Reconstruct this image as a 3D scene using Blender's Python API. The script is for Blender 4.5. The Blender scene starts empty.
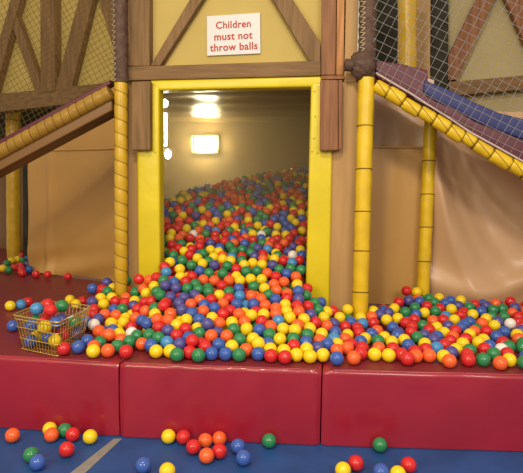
import bpy, bmesh, math, random
from mathutils import Vector, Matrix
random.seed(7)
S = bpy.context.scene
COL = S.collection
PI = math.pi

# resting places of the balls: colour number, then x, y, z in millimetres
DATA_FLOOR = [
    1, -1545, 2410, 35, 2, -1403, 2503, 35, 1, -1363, 2445, 35, 3, -1324, 2503, 35, 0, -1264, 2467, 35, 2, -1170, 2457, 35, 0, -1220, 2320, 35, 3, -1352, 2245, 35,
    4, -1288, 2188, 35, 2, -799, 2523, 35, 0, -725, 2528, 35, 0, -652, 2440, 35, 1, -613, 2510, 35, 1, -551, 2541, 35, 0, -524, 2420, 35, 1, -572, 2367, 35,
    4, -448, 2479, 35, 4, -403, 2375, 35, 4, -823, 2238, 35, 2, -706, 2210, 35, 3, -311, 2559, 35, 3, 214, 2605, 35, 0, 97, 2410, 35, 2, 40, 2340, 35,
    4, 202, 2354, 35, 0, 327, 2431, 35, 2, 273, 2345, 35,
]
DATA_BASKET = [
    2, -1606, 2818, 423, 2, -1605, 2749, 423, 4, -1598, 2679, 423, 4, -1535, 2742, 423, 2, -1475, 2707, 423, 0, -1608, 2888, 423, 0, -1489, 2825, 423, 0, -1540, 2874, 423,
    5, -1422, 2847, 423, 0, -1610, 2861, 491, 5, -1515, 2859, 495, 3, -1420, 2825, 499, 3, -1619, 2772, 503, 0, -1552, 2733, 507, 4, -1482, 2731, 511, 4, -1575, 2653, 515,
    2, -1482, 2622, 519, 0, -1617, 2898, 568, 3, -1515, 2866, 571, 6, -1608, 2767, 574, 0, -1514, 2740, 577,
]
DATA_LOOSE = [
    2, -2190, 3440, 415, 6, -2142, 3491, 415, 4, -1874, 2964, 415, 2, -1893, 3698, 415, 2, -1786, 3574, 415, 0, -1783, 3673, 415, 0, -2138, 3569, 415, 4, -1927, 4130, 415,
    0, -1840, 4066, 415,
]
DATA_CORNER = [
    2, -3098, 4770, 433, 2, -3152, 4996, 469, 2, -3128, 5062, 475, 3, -3141, 4904, 456, 3, -3023, 4744, 424, 0, -2929, 4794, 424, 0, -2989, 4884, 442, 4, -2862, 4817, 423,
    4, -3046, 5107, 476, 3, -3060, 5037, 468, 0, -3153, 5183, 491, 5, -3201, 5370, 513, 0, -3007, 4817, 434, 5, -2955, 4951, 449, 0, -2845, 4668, 415, 0, -2692, 4637, 415,
    0, -2560, 4600, 421, 0, -2340, 4544, 422,
]
DATA_NEAR = [
    1, 783, 2766, 415, 1, 544, 2755, 415, 4, 1, 2696, 415, 0, 641, 2792, 415, 3, 714, 2805, 415, 0, 345, 2754, 415, 0, -252, 2671, 415, 1, 83, 2720, 415,
    3, -676, 2623, 415, 2, -130, 2705, 415, 3, -783, 2616, 415, 0, -322, 2681, 415, 3, -480, 2667, 415, 4, -549, 2671, 415, 2, 258, 2793, 415, 0, -1047, 2617, 415,
    2, -1210, 2595, 415, 1, 459, 2824, 415, 2, 189, 2796, 415, 1, -1143, 2618, 415, 2, -901, 2648, 415, 4, -619, 2664, 415, 4, -389, 2700, 415, 2, -68, 2738, 415,
    0, -1375, 2609, 415, 4, -1316, 2647, 415, 2, -199, 2717, 415, 0, -733, 2719, 458, 2, -296, 2842, 454, 1, -1212, 2793, 444, 2, -398, 2759, 451, 5, -693, 2884, 504,
    2, -484, 2912, 481, 1, -655, 2810, 463, 2, 840, 2823, 415, 3, 789, 2910, 415, 3, -1088, 2767, 421, 1, -576, 2829, 459, 3, -503, 2811, 451, 4, -601, 2747, 437,
    2, -290, 2944, 482, 5, -799, 2722, 436, 0, -732, 2664, 415, 1, 54, 2870, 416, 2, -265, 3053, 520, 4, -415, 2913, 479, 1, 392, 2805, 415, 6, -868, 2725, 440,
    4, -1055, 2951, 473, 0, -984, 3037, 560, 3, 440, 3130, 421, 1, -1014, 2757, 415, 2, -224, 2922, 485, 0, 764, 2992, 415, 2, -531, 2741, 433, 0, -639, 3030, 527,
    3, -552, 2896, 479, 5, -879, 3038, 539, 1, -456, 2732, 422, 1, -640, 2940, 497, 5, -896, 2831, 472, 0, -960, 2867, 480, 3, -726, 2836, 466, 0, 119, 2799, 415,
    2, -479, 3041, 524, 3, -1121, 2686, 418, 0, -665, 2718, 432, 4, -946, 2700, 429, 4, -49, 2868, 432, 6, 518, 2964, 415, 0, -837, 2795, 459, 1, 0, 2820, 418,
    2, -833, 2665, 415, 0, -219, 2791, 438, 3, -355, 2877, 467, 4, 375, 2989, 415, 0, -807, 2856, 480, 1, -1309, 2879, 436, 2, -827, 2946, 506, 1, -550, 3043, 528,
    5, -1056, 3289, 626, 1, -925, 2926, 505, 7, 1025, 3466, 440, 1, -757, 3049, 535, 3, -926, 2763, 450, 4, -703, 3091, 545, 2, 922, 3416, 437, 5, -986, 3278, 614,
    3, -1055, 3183, 587, 2, 294, 3403, 445, 2, 59, 3445, 488, 3, -994, 2814, 449, 2, 529, 2823, 415, 4, 952, 3318, 428, 4, -1308, 2737, 422, 2, 761, 3104, 417,
    1, -219, 3119, 538, 4, -1450, 3019, 447, 3, -158, 2924, 462, 1, -418, 3165, 556, 4, 884, 3223, 422, 2, -1458, 3284, 492, 1, -340, 3452, 645, 0, 850, 3308, 428,
    1, -60, 3125, 462, 0, 323, 2820, 415, 0, -123, 3105, 484, 0, -1285, 3445, 629, 3, -519, 3371, 625, 4, -488, 3170, 560, 4, -367, 3243, 577, 3, -917, 3286, 614,
    1, -359, 2953, 490, 2, -152, 2775, 429, 2, -1230, 3041, 449, 4, -584, 3154, 559, 0, -414, 2994, 505, 0, 212, 3337, 439, 3, 611, 3604, 465, 2, -482, 3461, 655,
    5, -97, 2818, 426, 7, -1380, 2974, 444, 4, -759, 2961, 508, 6, -585, 3251, 587, 0, 43, 3217, 439, 4, 320, 3277, 432, 3, 422, 3558, 462, 1, -847, 3110, 556,
    3, -964, 3555, 715, 3, -780, 3270, 602, 3, -1070, 2833, 434, 3, -739, 3489, 678, 1, -684, 3416, 648, 2, -186, 3065, 509, 1, -506, 2975, 503, 2, 364, 3442, 448,
    2, 720, 3663, 471, 3, -227, 2859, 455, 5, 579, 2892, 415, 6, -324, 3011, 508, 1, -664, 3148, 560, 4, -240, 3330, 615, 3, 221, 3031, 418, 1, -1119, 3106, 505,
    1, 216, 2905, 415, 5, -815, 3579, 717, 1, -774, 3401, 647, 0, -714, 3348, 625, 2, -574, 2960, 499, 2, -264, 2739, 426, 1, -993, 2941, 503, 2, 671, 3069, 416,
    2, 12, 3329, 464, 3, -1428, 3585, 592, 4, -1632, 3502, 544, 2, 539, 3567, 461, 1, -516, 3261, 589, 2, -84, 2997, 450, 1, -344, 3074, 531, 2, -81, 3220, 487,
    0, -175, 3249, 542, 2, -867, 2892, 487, 2, -334, 2748, 427, 3, -595, 3539, 690, 2, -412, 3060, 528, 3, -526, 3553, 692, 6, -1441, 3630, 729, 6, -1101, 3446, 682,
    0, 122, 3152, 425, 3, -1301, 3199, 487, 1, -374, 3342, 612, 0, -130, 3824, 716, 5, -189, 3739, 677, 1, -1315, 3135, 463, 2, 294, 3026, 417, 5, 523, 3098, 421,
    4, -160, 2843, 444, 2, -615, 3426, 649, 0, -17, 3853, 719, 2, -150, 3005, 475, 2, 704, 3477, 446, 1, -844, 3400, 650, 0, 403, 3372, 440, 0, 417, 3217, 426,
    5, 464, 3762, 494, 3, -245, 3615, 699, 0, 468, 3933, 527, 4, -815, 3011, 529, 1, -1384, 3134, 466, 2, -552, 3455, 656, 2, -450, 3360, 618, 5, -1394, 3066, 453,
    2, -434, 2824, 453, 4, -333, 3552, 682, 4, -1237, 3735, 758, 1, -271, 3525, 669, 1, -71, 3901, 657, 4, -893, 3497, 689, 3, -729, 3583, 714, 1, -936, 3002, 522,
    3, -1239, 2735, 417, 0, -1309, 3750, 728, 3, -1378, 3748, 741, 2, -1199, 3342, 561, 3, -1045, 3619, 734, 1, -1303, 3771, 656, 2, -1294, 3012, 447, 2, 836, 3591, 458,
    5, -917, 3109, 559, 0, 568, 3025, 415, 1, 571, 3440, 444, 0, -373, 3739, 738, 4, 901, 3655, 466, 0, -1112, 3185, 546, 5, -987, 3171, 580, 0, -742, 3181, 573,
    0, 858, 2923, 415, 2, -706, 3238, 589, 0, -1403, 3337, 501, 5, -1543, 3306, 498, 6, 147, 3310, 438, 0, 288, 2908, 415, 3, -117, 3280, 515,
]
DATA_HEAP = [
    1, -458, 3539, 683, 0, -642, 3211, 578, 2, -1026, 3499, 696, 5, -232, 3254, 581, 2, -896, 3584, 723, 3, 501, 3360, 430, 0, -609, 3093, 534, 3, -827, 3480, 679,
    0, -1194, 3173, 497, 3, 904, 3058, 415, 2, -505, 3637, 722, 0, 397, 3723, 489, 3, 1022, 3584, 454, 0, 757, 3565, 456, 2, 363, 3068, 419, 1, 859, 3444, 440,
    0, -301, 3265, 582, 0, 526, 3276, 429, 0, -397, 3506, 668, 2, 358, 3607, 471, 5, -435, 3639, 721, 4, -11, 3080, 440, 0, 614, 3115, 415, 4, 191, 3142, 424,
    0, -1158, 2976, 442, 4, -1367, 3912, 791, 0, 636, 3465, 446, 5, -155, 3164, 513, 2, -289, 3116, 538, 0, 1133, 3856, 497, 4, -605, 3332, 615, 3, 1049, 3722, 473,
    0, 673, 3281, 430, 1, -94, 2922, 435, 2, -571, 3658, 728, 0, 456, 2926, 415, 0, -662, 3556, 700, 3, -196, 3373, 581, 0, -79, 3909, 729, 3, 984, 3696, 470,
    0, -1024, 3730, 759, 4, 126, 3008, 417, 2, -179, 3739, 598, 3, 491, 3648, 474, 3, -1308, 3442, 543, 0, -235, 3188, 556, 1, -215, 2990, 495, 0, -266, 3761, 739,
    3, -416, 3290, 592, 1, 43, 3017, 423, 1, 994, 3198, 421, 0, 130, 2891, 415, 2, -255, 3427, 636, 2, -1113, 3568, 728, 5, -853, 3220, 589, 3, 683, 2953, 415,
    0, -1156, 3417, 651, 2, 537, 3925, 523, 0, -948, 3361, 641, 2, 604, 3239, 425, 5, 259, 3484, 456, 0, -1111, 4060, 841, 1, -453, 3233, 578, 2, -691, 2985, 513,
    4, 717, 3345, 433, 3, -847, 3286, 610, 0, -193, 3445, 610, 5, -906, 3175, 578, 1, -810, 3167, 571, 2, 614, 2952, 415, 2, 466, 3024, 416, 2, 743, 3237, 424,
    0, 571, 3688, 478, 4, -1107, 3013, 472, 2, -304, 3190, 559, 3, -657, 3286, 602, 1, -1170, 3078, 468, 0, 704, 3146, 421, 3, -1507, 3457, 536, 0, 461, 3433, 446,
    3, -386, 3593, 700, 5, -1575, 3606, 568, 5, 648, 3363, 435, 5, -22, 3197, 458, 1, 207, 3437, 451, 0, -1396, 3799, 681, 1, -1215, 3445, 628, 0, -924, 3423, 663,
    2, -1028, 3007, 514, 5, 313, 3528, 460, 1, -398, 3414, 635, 4, 80, 3327, 440, 2, 139, 3410, 449, 1, -404, 4091, 819, 4, 533, 3760, 492, 2, -956, 3682, 744,
    3, 974, 3055, 415, 1, 781, 3296, 428, 2, 903, 3530, 449, 0, -1452, 3115, 463, 0, -1363, 4181, 888, 2, -785, 3696, 742, 0, 652, 2869, 415, 0, -1481, 3195, 478,
    1, -1428, 3585, 522, 6, -17, 2982, 432, 1, -353, 3141, 547, 3, -1131, 3699, 757, 2, -1146, 3340, 607, 4, 698, 3759, 487, 3, -314, 3615, 706, 2, 576, 3324, 433,
    2, -1515, 3570, 538, 4, -768, 3115, 554, 4, 333, 3137, 422, 5, 774, 3726, 480, 2, 154, 3073, 415, 7, -321, 3859, 761, 5, -638, 2879, 461, 3, 628, 3760, 489,
    2, -65, 3322, 497, 3, -142, 3348, 544, 2, -995, 3408, 662, 6, -511, 3948, 788, 0, 893, 3127, 417, 3, -942, 3777, 763, 5, -583, 3950, 791, 0, 9, 3953, 743,
    2, -295, 4368, 888, 0, -1000, 3911, 798, 2, -722, 3665, 738, 2, -648, 4391, 919, 3, 843, 3713, 476, 5, 1135, 3760, 477, 0, -1208, 3913, 804, 0, 433, 3309, 433,
    2, -1515, 3369, 510, 2, -1187, 4238, 895, 5, 489, 3204, 415, 2, -908, 3861, 781, 0, -134, 4066, 767, 5, -939, 3995, 815, 2, 810, 3828, 496, 1, 227, 3202, 427,
    1, -61, 4392, 856, 4, 483, 3525, 457, 2, 261, 3117, 415, 0, -62, 4089, 770, 4, -101, 4548, 909, 0, -1334, 3327, 497, 1, 1094, 3667, 461, 7, 850, 2997, 415,
    2, -1083, 3797, 772, 2, -1186, 2864, 430, 5, 956, 3759, 481, 2, -622, 3610, 720, 3, -1016, 4168, 864, 5, -1177, 4481, 983, 4, 791, 3462, 443, 0, 75, 2944, 415,
    1, 640, 3179, 421, 2, -490, 4386, 912, 1, 1028, 3810, 488, 0, -1131, 3504, 707, 3, -688, 3902, 783, 3, -1088, 3348, 645, 3, -1366, 4463, 986, 0, -642, 4110, 833,
    2, -438, 3764, 745, 3, -785, 3951, 801, 4, -106, 3429, 531, 0, -1256, 4226, 895, 2, -184, 4430, 875, 6, -312, 3706, 730, 0, -28, 3381, 489, 0, -349, 4297, 875,
    0, 115, 3245, 427, 1, -1239, 2665, 415, 0, -551, 4432, 931, 3, -741, 3858, 775, 4, -690, 4024, 813, 1, -1148, 2802, 417, 3, -1055, 3085, 530, 5, -578, 3777, 754,
    3, -881, 3343, 631, 2, 1010, 3279, 424, 7, -1119, 2884, 433, 1, -106, 4185, 797, 0, 1108, 3599, 454, 0, -1453, 4171, 865, 0, -178, 4559, 923, 3, 904, 2796, 415,
    3, -1281, 3873, 794, 5, 959, 3488, 443, 4, -203, 3809, 705, 0, -16, 4313, 826, 0, -438, 3992, 796, 2, -852, 3716, 751, 0, -863, 4179, 861, 4, -1470, 4450, 982,
    2, -1266, 4051, 837, 0, -846, 4042, 823, 2, 57, 3111, 420, 2, -1457, 3944, 794, 4, -357, 2814, 437, 2, 1, 2915, 421, 3, 602, 3823, 501, 2, -196, 3917, 728,
    4, 750, 3406, 438, 4, 804, 3050, 415, 1, -515, 3746, 743, 5, -1250, 3255, 497, 0, -1254, 4562, 1013, 4, -1019, 3348, 635, 1, -1247, 3421, 571, 0, 395, 2876, 415,
    4, -260, 3894, 759, 0, -378, 4193, 843, 0, 887, 3767, 484, 2, -1518, 4014, 817, 2, -1153, 4591, 1024, 1, -1537, 4452, 958, 2, -218, 4207, 798, 2, -356, 4488, 942,
    4, -1625, 4475, 979, 5, -331, 4027, 800, 3, -562, 4288, 882, 2, -1448, 3389, 513, 0, -1562, 3499, 540, 3, -1097, 3243, 594, 4, 553, 3164, 421, 2, -1604, 4265, 903,
    0, -1165, 3227, 530, 4, -1365, 3224, 475, 2, -753, 2899, 473, 1, -1194, 4046, 839, 2, -21, 4675, 950, 0, -1516, 4297, 905, 0, -923, 4078, 832, 1, -1360, 3407, 512,
    0, -823, 4627, 1020, 0, -1044, 3853, 784, 1, -105, 4725, 979, 0, 652, 3691, 466, 3, -617, 3851, 769, 3, -1142, 4302, 915, 2, 222, 3542, 464, 4, -35, 4194, 793,
    2, -1267, 3321, 512, 4, 742, 3813, 495, 2, -1084, 4357, 924, 1, -306, 3334, 595, 3, -999, 4639, 1035, 2, 680, 3881, 496, 2, -994, 4403, 946, 5, -360, 3927, 774,
    2, -277, 3979, 785, 0, -920, 4815, 1086, 2, -928, 4552, 996, 0, -1206, 4377, 945, 4, -313, 4591, 968, 0, -933, 4305, 906, 2, -1393, 4788, 1094, 5, -1499, 3075, 415,
    2, -664, 4229, 868, 0, -1548, 4123, 849, 3, -611, 4549, 978, 1, -1386, 4338, 942, 0, -786, 4191, 861, 4, -725, 4629, 1015, 2, -738, 4471, 955, 4, -430, 4452, 932,
    3, -566, 4062, 818, 4, -218, 4018, 760, 1, -1088, 4530, 990, 1, 20, 4106, 777, 3, -666, 4497, 961, 3, -651, 3692, 737, 3, -1147, 3945, 810, 1, -1654, 4362, 939,
    1, -768, 4025, 816, 2, -156, 4678, 959, 4, -769, 2782, 454, 2, -1456, 4049, 827, 0, -1456, 4359, 928, 2, -1282, 4463, 981, 2, 802, 3170, 415, 3, 171, 3587, 441,
    1, -1091, 4221, 882, 4, -1612, 4201, 866, 3, -158, 5139, 1118, 0, -1137, 3841, 788, 2, -1279, 4137, 866, 0, 1084, 3503, 443, 2, 20, 4524, 885, 2, -64, 4793, 1002,
    0, -584, 4946, 1109, 0, -497, 4105, 826, 2, -822, 4326, 908, 4, -45, 5276, 1164, 2, -649, 3487, 663, 2, -259, 4751, 996, 0, -290, 4482, 920, 0, -181, 4920, 1054,
    2, -20, 4876, 1024, 2, -399, 4558, 970, 0, -1409, 3810, 764, 6, -541, 3215, 538, 3, -874, 3653, 730, 4, -94, 3990, 747, 5, -1022, 4249, 894, 3, -1388, 4075, 831,
    2, -410, 4258, 865, 0, -387, 4654, 1005, 4, -462, 4531, 963, 4, -534, 4510, 961, 2, -326, 4688, 1009, 0, -944, 4165, 860, 0, -469, 4173, 838, 0, -542, 4660, 1017,
    4, -1, 3916, 685, 4, -462, 4631, 1001, 0, -1342, 4246, 905, 2, -511, 5033, 1135, 0, -528, 3837, 763, 4, -381, 4390, 908, 2, -1561, 4539, 999, 0, -885, 4353, 920,
    2, -1563, 4355, 933, 3, -1261, 4659, 1053, 0, -300, 4111, 814, 4, -123, 5019, 1069, 3, -1284, 3940, 814, 1, -240, 4678, 953, 2, -83, 5176, 1115, 4, -1240, 2909, 436,
    3, -850, 4260, 884, 2, -1246, 3116, 453, 0, -473, 4760, 1039, 0, -1190, 4810, 1096, 4, -853, 3917, 792, 0, -539, 4781, 1057, 0, -1116, 5314, 1246, 3, 960, 3623, 442,
    0, -782, 4837, 1078, 4, -1469, 4531, 1015, 2, -485, 4245, 865, 1, -1003, 4981, 1145, 1, -613, 4654, 1016, 4, -1426, 4680, 1060, 0, -281, 4179, 830, 4, -733, 4235, 873,
    1, -1189, 4126, 855, 7, -1108, 4142, 861, 4, -586, 4150, 842, 0, -1519, 4213, 861, 0, -857, 4552, 991, 3, -46, 4983, 1063, 6, 665, 3547, 449, 1, -282, 4944, 1069,
    3, -637, 5171, 1184, 2, -842, 3836, 772, 2, -1342, 4844, 1112, 0, -1015, 3997, 818, 0, -1098, 4423, 957, 3, -1468, 3900, 682, 0, -679, 4707, 1038, 2, -117, 4440, 856,
    1, -232, 4277, 828, 2, -238, 5149, 1129, 2, 10, 4401, 839, 4, -1229, 4751, 1080, 0, -1362, 4582, 1031, 4, -1289, 5012, 1172, 3, -1183, 5038, 1173, 5, -452, 4904, 1092,
    0, -1089, 4866, 1112, 1, -889, 4442, 953, 0, -665, 3766, 752, 0, -464, 3108, 528, 1, -1425, 4243, 885, 1, -1288, 4380, 947, 5, -827, 4472, 960, 5, -1240, 5138, 1208,
    0, 795, 3653, 455, 1, -1017, 4324, 917, 0, -1052, 4731, 1061, 1, -348, 5019, 1120, 0, -210, 3793, 635, 1, -452, 5159, 1180, 0, -713, 4361, 915, 0, -1058, 5125, 1191,
    0, -1019, 4850, 1096, 0, -421, 5336, 1219, 0, -994, 3106, 557, 4, -1063, 4600, 1023, 1, -164, 5242, 1162, 2, -1403, 4921, 1145, 3, -834, 5084, 1172, 2, -106, 4269, 817,
    3, -231, 4819, 1013, 3, -657, 4597, 999, 3, -93, 4865, 1029, 2, -1459, 4764, 1096, 1, -710, 4169, 844, 0, -24, 4452, 872, 1, -511, 4019, 805, 0, -894, 5041, 1160,
    3, -426, 3842, 757, 5, -988, 4470, 968, 0, -1393, 3983, 811, 0, -1496, 4665, 1063, 2, -358, 4894, 1084, 3, -775, 4925, 1114, 3, -623, 4828, 1073, 5, 346, 3205, 420,
    1, -1027, 5223, 1223, 1, -945, 4936, 1125, 3, -842, 4747, 1055, 4, -735, 5132, 1184, 0, -828, 4398, 933, 4, -605, 4477, 931, 2, 17, 4991, 1028, 5, -1506, 4593, 1043,
    3, -902, 4617, 1023, 5, -729, 4979, 1122, 0, -234, 5382, 1198, 3, -767, 4694, 1032, 0, -1612, 4612, 1021, 5, -317, 5105, 1134, 2, -257, 5050, 1091, 4, 2, 4764, 969,
    0, -330, 4826, 1052, 0, -1261, 4298, 918, 3, -800, 3337, 609, 3, -536, 5332, 1230, 0, -1311, 4706, 1064, 4, -1014, 4534, 995, 7, -594, 4223, 863, 0, -1152, 4911, 1125,
    0, -1321, 4911, 1131, 3, -167, 4759, 989, 1, -1037, 4067, 836, 3, -407, 4815, 1060, 6, -729, 3738, 749, 3, -685, 5083, 1157, 0, -132, 6013, 1363, 0, -725, 4093, 827,
    1, -258, 4554, 926, 1, -586, 5234, 1197, 1, -878, 4905, 1109, 5, -1117, 4803, 1086, 1, -756, 4570, 980, 0, -1010, 5412, 1272, 4, -213, 5600, 1264, 2, -21, 5047, 1085,
    3, -164, 4287, 775, 1, -272, 5238, 1160, 3, -1115, 4650, 1041, 1, -540, 5126, 1167, 4, -796, 4095, 834, 6, -952, 4232, 880, 1, -819, 4978, 1128, 5, 1054, 3356, 430,
    4, -662, 4917, 1098, 0, -704, 2776, 428, 2, -425, 4977, 1110, 0, -1167, 5119, 1202, 2, -332, 5383, 1225, 1, -514, 5674, 1317, 4, -943, 4687, 1043, 5, -1361, 4996, 1165,
    2, -600, 5379, 1241, 4, -423, 4339, 884, 2, -498, 4851, 1074, 2, -594, 4736, 1042, 0, -648, 4990, 1127, 0, -184, 5514, 1226, 0, -975, 5048, 1167, 5, -16, 4608, 898,
    3, -217, 4345, 839, 4, -698, 4819, 1069, 4, -603, 5531, 1287, 2, 8, 5241, 1102, 1, -806, 3772, 754, 3, -620, 4022, 794, 0, -143, 5329, 1189, 0, -10, 5337, 1176,
    2, -98, 6171, 1412, 2, -914, 5559, 1301, 3, -824, 5616, 1317, 6, -360, 5198, 1184, 4, -1299, 3898, 693, 3, -113, 5606, 1255, 3, -1199, 3818, 750, 2, -394, 4723, 1029,
    2, -1238, 4921, 1135, 3, -698, 4299, 888, 3, -238, 4507, 878, 2, -207, 4095, 765, 5, -840, 5341, 1243, 0, -597, 5045, 1142, 3, -1106, 5016, 1158, 3, -763, 4413, 899,
    3, -933, 5137, 1188, 0, -1180, 4687, 1050, 2, -446, 3919, 764, 0, -272, 4432, 868, 6, -765, 5048, 1150, 2, -43, 5771, 1300, 5, -974, 4749, 1066, 1, -1334, 4524, 996,
    4, -72, 6389, 1460, 4, -1071, 4954, 1132, 3, -1343, 4130, 827, 5, -304, 5329, 1187, 1, -400, 5066, 1135, 5, -517, 4581, 979, 2, -4, 6324, 1439, 5, -318, 6066, 1423,
    0, -474, 5092, 1142, 4, -863, 5264, 1223, 0, -1159, 5206, 1220, 0, 5, 4029, 751, 5, 10, 5911, 1323, 1, -16, 5431, 1207, 3, -372, 5480, 1255, 2, -133, 5464, 1217,
    0, -730, 5531, 1290, 2, -323, 5750, 1323, 0, -1154, 3765, 765, 3, 816, 3395, 415, 4, 291, 3613, 451, 4, -1457, 3885, 754, 1, -306, 5510, 1251, 1, -381, 5131, 1158,
    5, -1676, 4430, 957, 0, -124, 4372, 821, 3, 996, 3127, 417, 3, -205, 5823, 1325, 1, -193, 6093, 1377, 0, -410, 5557, 1286, 4, -1111, 3637, 717, 5, -916, 5322, 1236,
    0, -59, 5950, 1350, 3, -948, 5495, 1288, 2, -482, 5765, 1337, 3, -88, 5381, 1160, 2, -194, 5707, 1289, 4, -414, 5928, 1383, 4, -356, 5827, 1352, 0, -195, 6180, 1417,
    4, -773, 5265, 1217, 1, -262, 5459, 1220, 5, -658, 5238, 1208, 0, -562, 5738, 1336, 6, -515, 5222, 1185, 3, -712, 5427, 1255, 2, -533, 3119, 515, 0, -940, 5215, 1213,
    4, -1419, 4508, 972, 1, 529, 3838, 489, 0, -779, 3648, 692, 2, -1429, 4635, 1006, 5, -1345, 4667, 1017, 1, -733, 5726, 1339, 2, -207, 5303, 1155, 1, -498, 5956, 1391,
    4, 956, 3848, 473, 3, 64, 3398, 437, 0, -635, 5443, 1261, 3, -732, 5208, 1206, 0, -1154, 3134, 415, 4, -253, 4889, 1029, 5, -449, 5478, 1257, 1, -836, 5174, 1193,
    0, -19, 5707, 1268, 3, -267, 5707, 1282, 1, -857, 4845, 1074, 4, -473, 5279, 1207, 2, -402, 5713, 1328, 2, -1076, 3935, 789, 0, 1086, 3433, 436, 4, -452, 5838, 1362,
    3, -1428, 4848, 1114, 0, -46, 5511, 1215, 3, -1209, 4629, 1009, 0, -1125, 3602, 658, 1, -544, 5585, 1292, 2, -417, 5414, 1242, 0, -47, 4828, 943, 0, -1015, 5307, 1235,
    2, -242, 5970, 1363, 3, -1393, 3936, 730, 0, -575, 3451, 562, 3, -671, 5328, 1231, 4, -23, 5618, 1239, 2, -804, 5401, 1251, 2, -576, 5831, 1364, 3, -125, 5718, 1281,
    0, -526, 5475, 1264, 2, -1270, 3808, 760, 2, -1240, 3202, 453, 5, -317, 4255, 822, 1, -261, 3666, 622, 1, -1252, 2843, 417, 1, 1203, 3782, 454, 6, -375, 6018, 1402,
    1, -731, 4755, 1041, 1, -836, 5465, 1275, 3, -1242, 4857, 1105, 2, -588, 4359, 888, 3, -422, 5650, 1310, 5, -1688, 4369, 827, 0, -526, 4914, 1087, 3, -1534, 3637, 501,
    0, -1529, 4036, 730, 3, -5, 6170, 1388, 3, -31, 5849, 1323, 0, -983, 4116, 811, 2, -1241, 2980, 415, 1, -738, 5599, 1313, 2, -871, 4679, 1026, 0, -308, 5644, 1287,
    0, -334, 5897, 1369, 0, 16, 5493, 1179, 1, -782, 3549, 655, 3, -1320, 5075, 1186, 0, -1287, 4791, 1078, 5, -644, 5591, 1298, 0, -641, 5678, 1323, 3, -275, 3488, 606,
    1, -175, 4863, 1004, 2, -617, 2999, 458, 0, -1367, 3874, 682, 2, -95, 5823, 1295, 2, -879, 3003, 477, 0, -1057, 3559, 676, 0, -953, 3238, 560, 3, -1122, 4727, 1052,
    5, -921, 5394, 1256, 3, -326, 3401, 590, 3, 19, 5315, 1115, 5, -772, 5664, 1325, 1, -784, 4519, 917, 2, -1219, 4990, 1135, 1, 15, 5809, 1239, 2, -1208, 3773, 692,
    0, 294, 3684, 445, 1, -197, 5155, 1060, 3, 552, 3642, 416, 1, -1569, 3341, 434, 0, -115, 4642, 910, 0, -318, 5980, 1376, 0, -1070, 4483, 932, 3, -1529, 4778, 1074,
    0, -285, 6153, 1401, 6, -788, 5583, 1259, 0, -338, 4764, 1021, 4, 939, 2887, 415, 3, -443, 3033, 457, 1, -1526, 3157, 416, 5, -1307, 2946, 415, 4, -984, 3839, 750,
    6, -33, 5126, 1095, 1, -1429, 3166, 415, 3, -805, 4014, 745, 0, -622, 3510, 596, 4, -1654, 4556, 987, 4, -193, 6258, 1439, 5, -1297, 5178, 1175, 1, -394, 3118, 494,
    2, -141, 4967, 1001, 3, -1010, 3083, 475, 0, -1060, 3418, 629, 1, -547, 5914, 1364, 4, -221, 5908, 1338, 2, -161, 4518, 858, 3, -70, 4425, 786, 3, -531, 5406, 1242,
    3, -725, 4886, 1075, 2, -741, 5351, 1220, 1, -1343, 4035, 793, 0, -288, 3592, 646, 1, -942, 4511, 935, 5, 13, 4864, 952, 3, -836, 4627, 951, 4, -1545, 3256, 415,
    1, -1385, 4560, 939, 0, -21, 6034, 1354, 1, -1387, 3742, 548, 1, 1124, 3923, 450, 1, -500, 3328, 572, 6, -116, 5544, 1213, 3, -1330, 3832, 728, 1, 1232, 3924, 448,
    0, 886, 3712, 421, 2, -1251, 3936, 747, 4, -1397, 4422, 934, 1, -39, 6105, 1377, 0, -303, 5579, 1264, 1, -846, 5533, 1290, 0, -1244, 3848, 706, 0, -706, 3544, 644,
    0, -949, 4445, 912, 5, -58, 4174, 728, 0, -981, 3551, 646, 3, -1243, 3395, 506, 0, -1051, 3717, 644, 3, 16, 4213, 687, 3, -1000, 4604, 972, 6, -437, 3602, 652,
    0, -385, 4026, 755, 2, -536, 4191, 816, 5, -1056, 5062, 1142, 2, -926, 3070, 499, 2, -514, 3904, 729, 4, -303, 6086, 1358, 0, -1071, 5403, 1239, 0, -282, 4221, 771,
    3, -645, 5759, 1337, 0, -1323, 4332, 887, 3, -1661, 4641, 971, 0, -1036, 3335, 569, 2, -263, 3016, 451, 3, -498, 3080, 468, 0, -577, 4707, 976, 0, -762, 3467, 616,
    2, -911, 4238, 824, 3, -192, 3878, 636, 0, -1448, 4003, 759, 6, 876, 3937, 436, 3, -211, 6345, 1450, 0, -1619, 4341, 876, 3, -891, 4985, 1118, 4, 419, 3805, 449,
    0, -379, 5775, 1291, 0, -1012, 3695, 700, 4, -504, 4335, 862, 1, -224, 5271, 1090, 0, -174, 5951, 1310, 0, 2, 4462, 773, 2, -1066, 2995, 415, 1, -122, 5888, 1304,
    0, -47, 3970, 698, 2, -197, 4826, 935, 0, -682, 3474, 584, 0, -163, 6448, 1431, 0, -1012, 4939, 1086, 2, 17, 5732, 1197, 0, -354, 4148, 791, 0, -659, 3919, 717,
    3, -635, 4310, 858, 1, -781, 3388, 567, 0, -606, 3577, 570, 2, -781, 4288, 864, 0, -1553, 4712, 1042, 0, -1276, 4536, 940, 0, -1279, 4657, 982, 1, -110, 6260, 1422,
    2, -976, 3476, 644, 2, -992, 5172, 1179, 1, -369, 3811, 730, 3, -1197, 4545, 959, 0, -73, 5855, 1227, 2, -97, 4717, 897, 3, 156, 3650, 415, 4, -742, 3700, 645,
    3, -1124, 5367, 1200, 0, -285, 6310, 1423, 3, -1126, 4127, 793, 1, -329, 4544, 888, 0, -1438, 4997, 1145, 0, -237, 4623, 887, 1, -486, 4408, 845, 3, -1129, 3302, 540,
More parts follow.
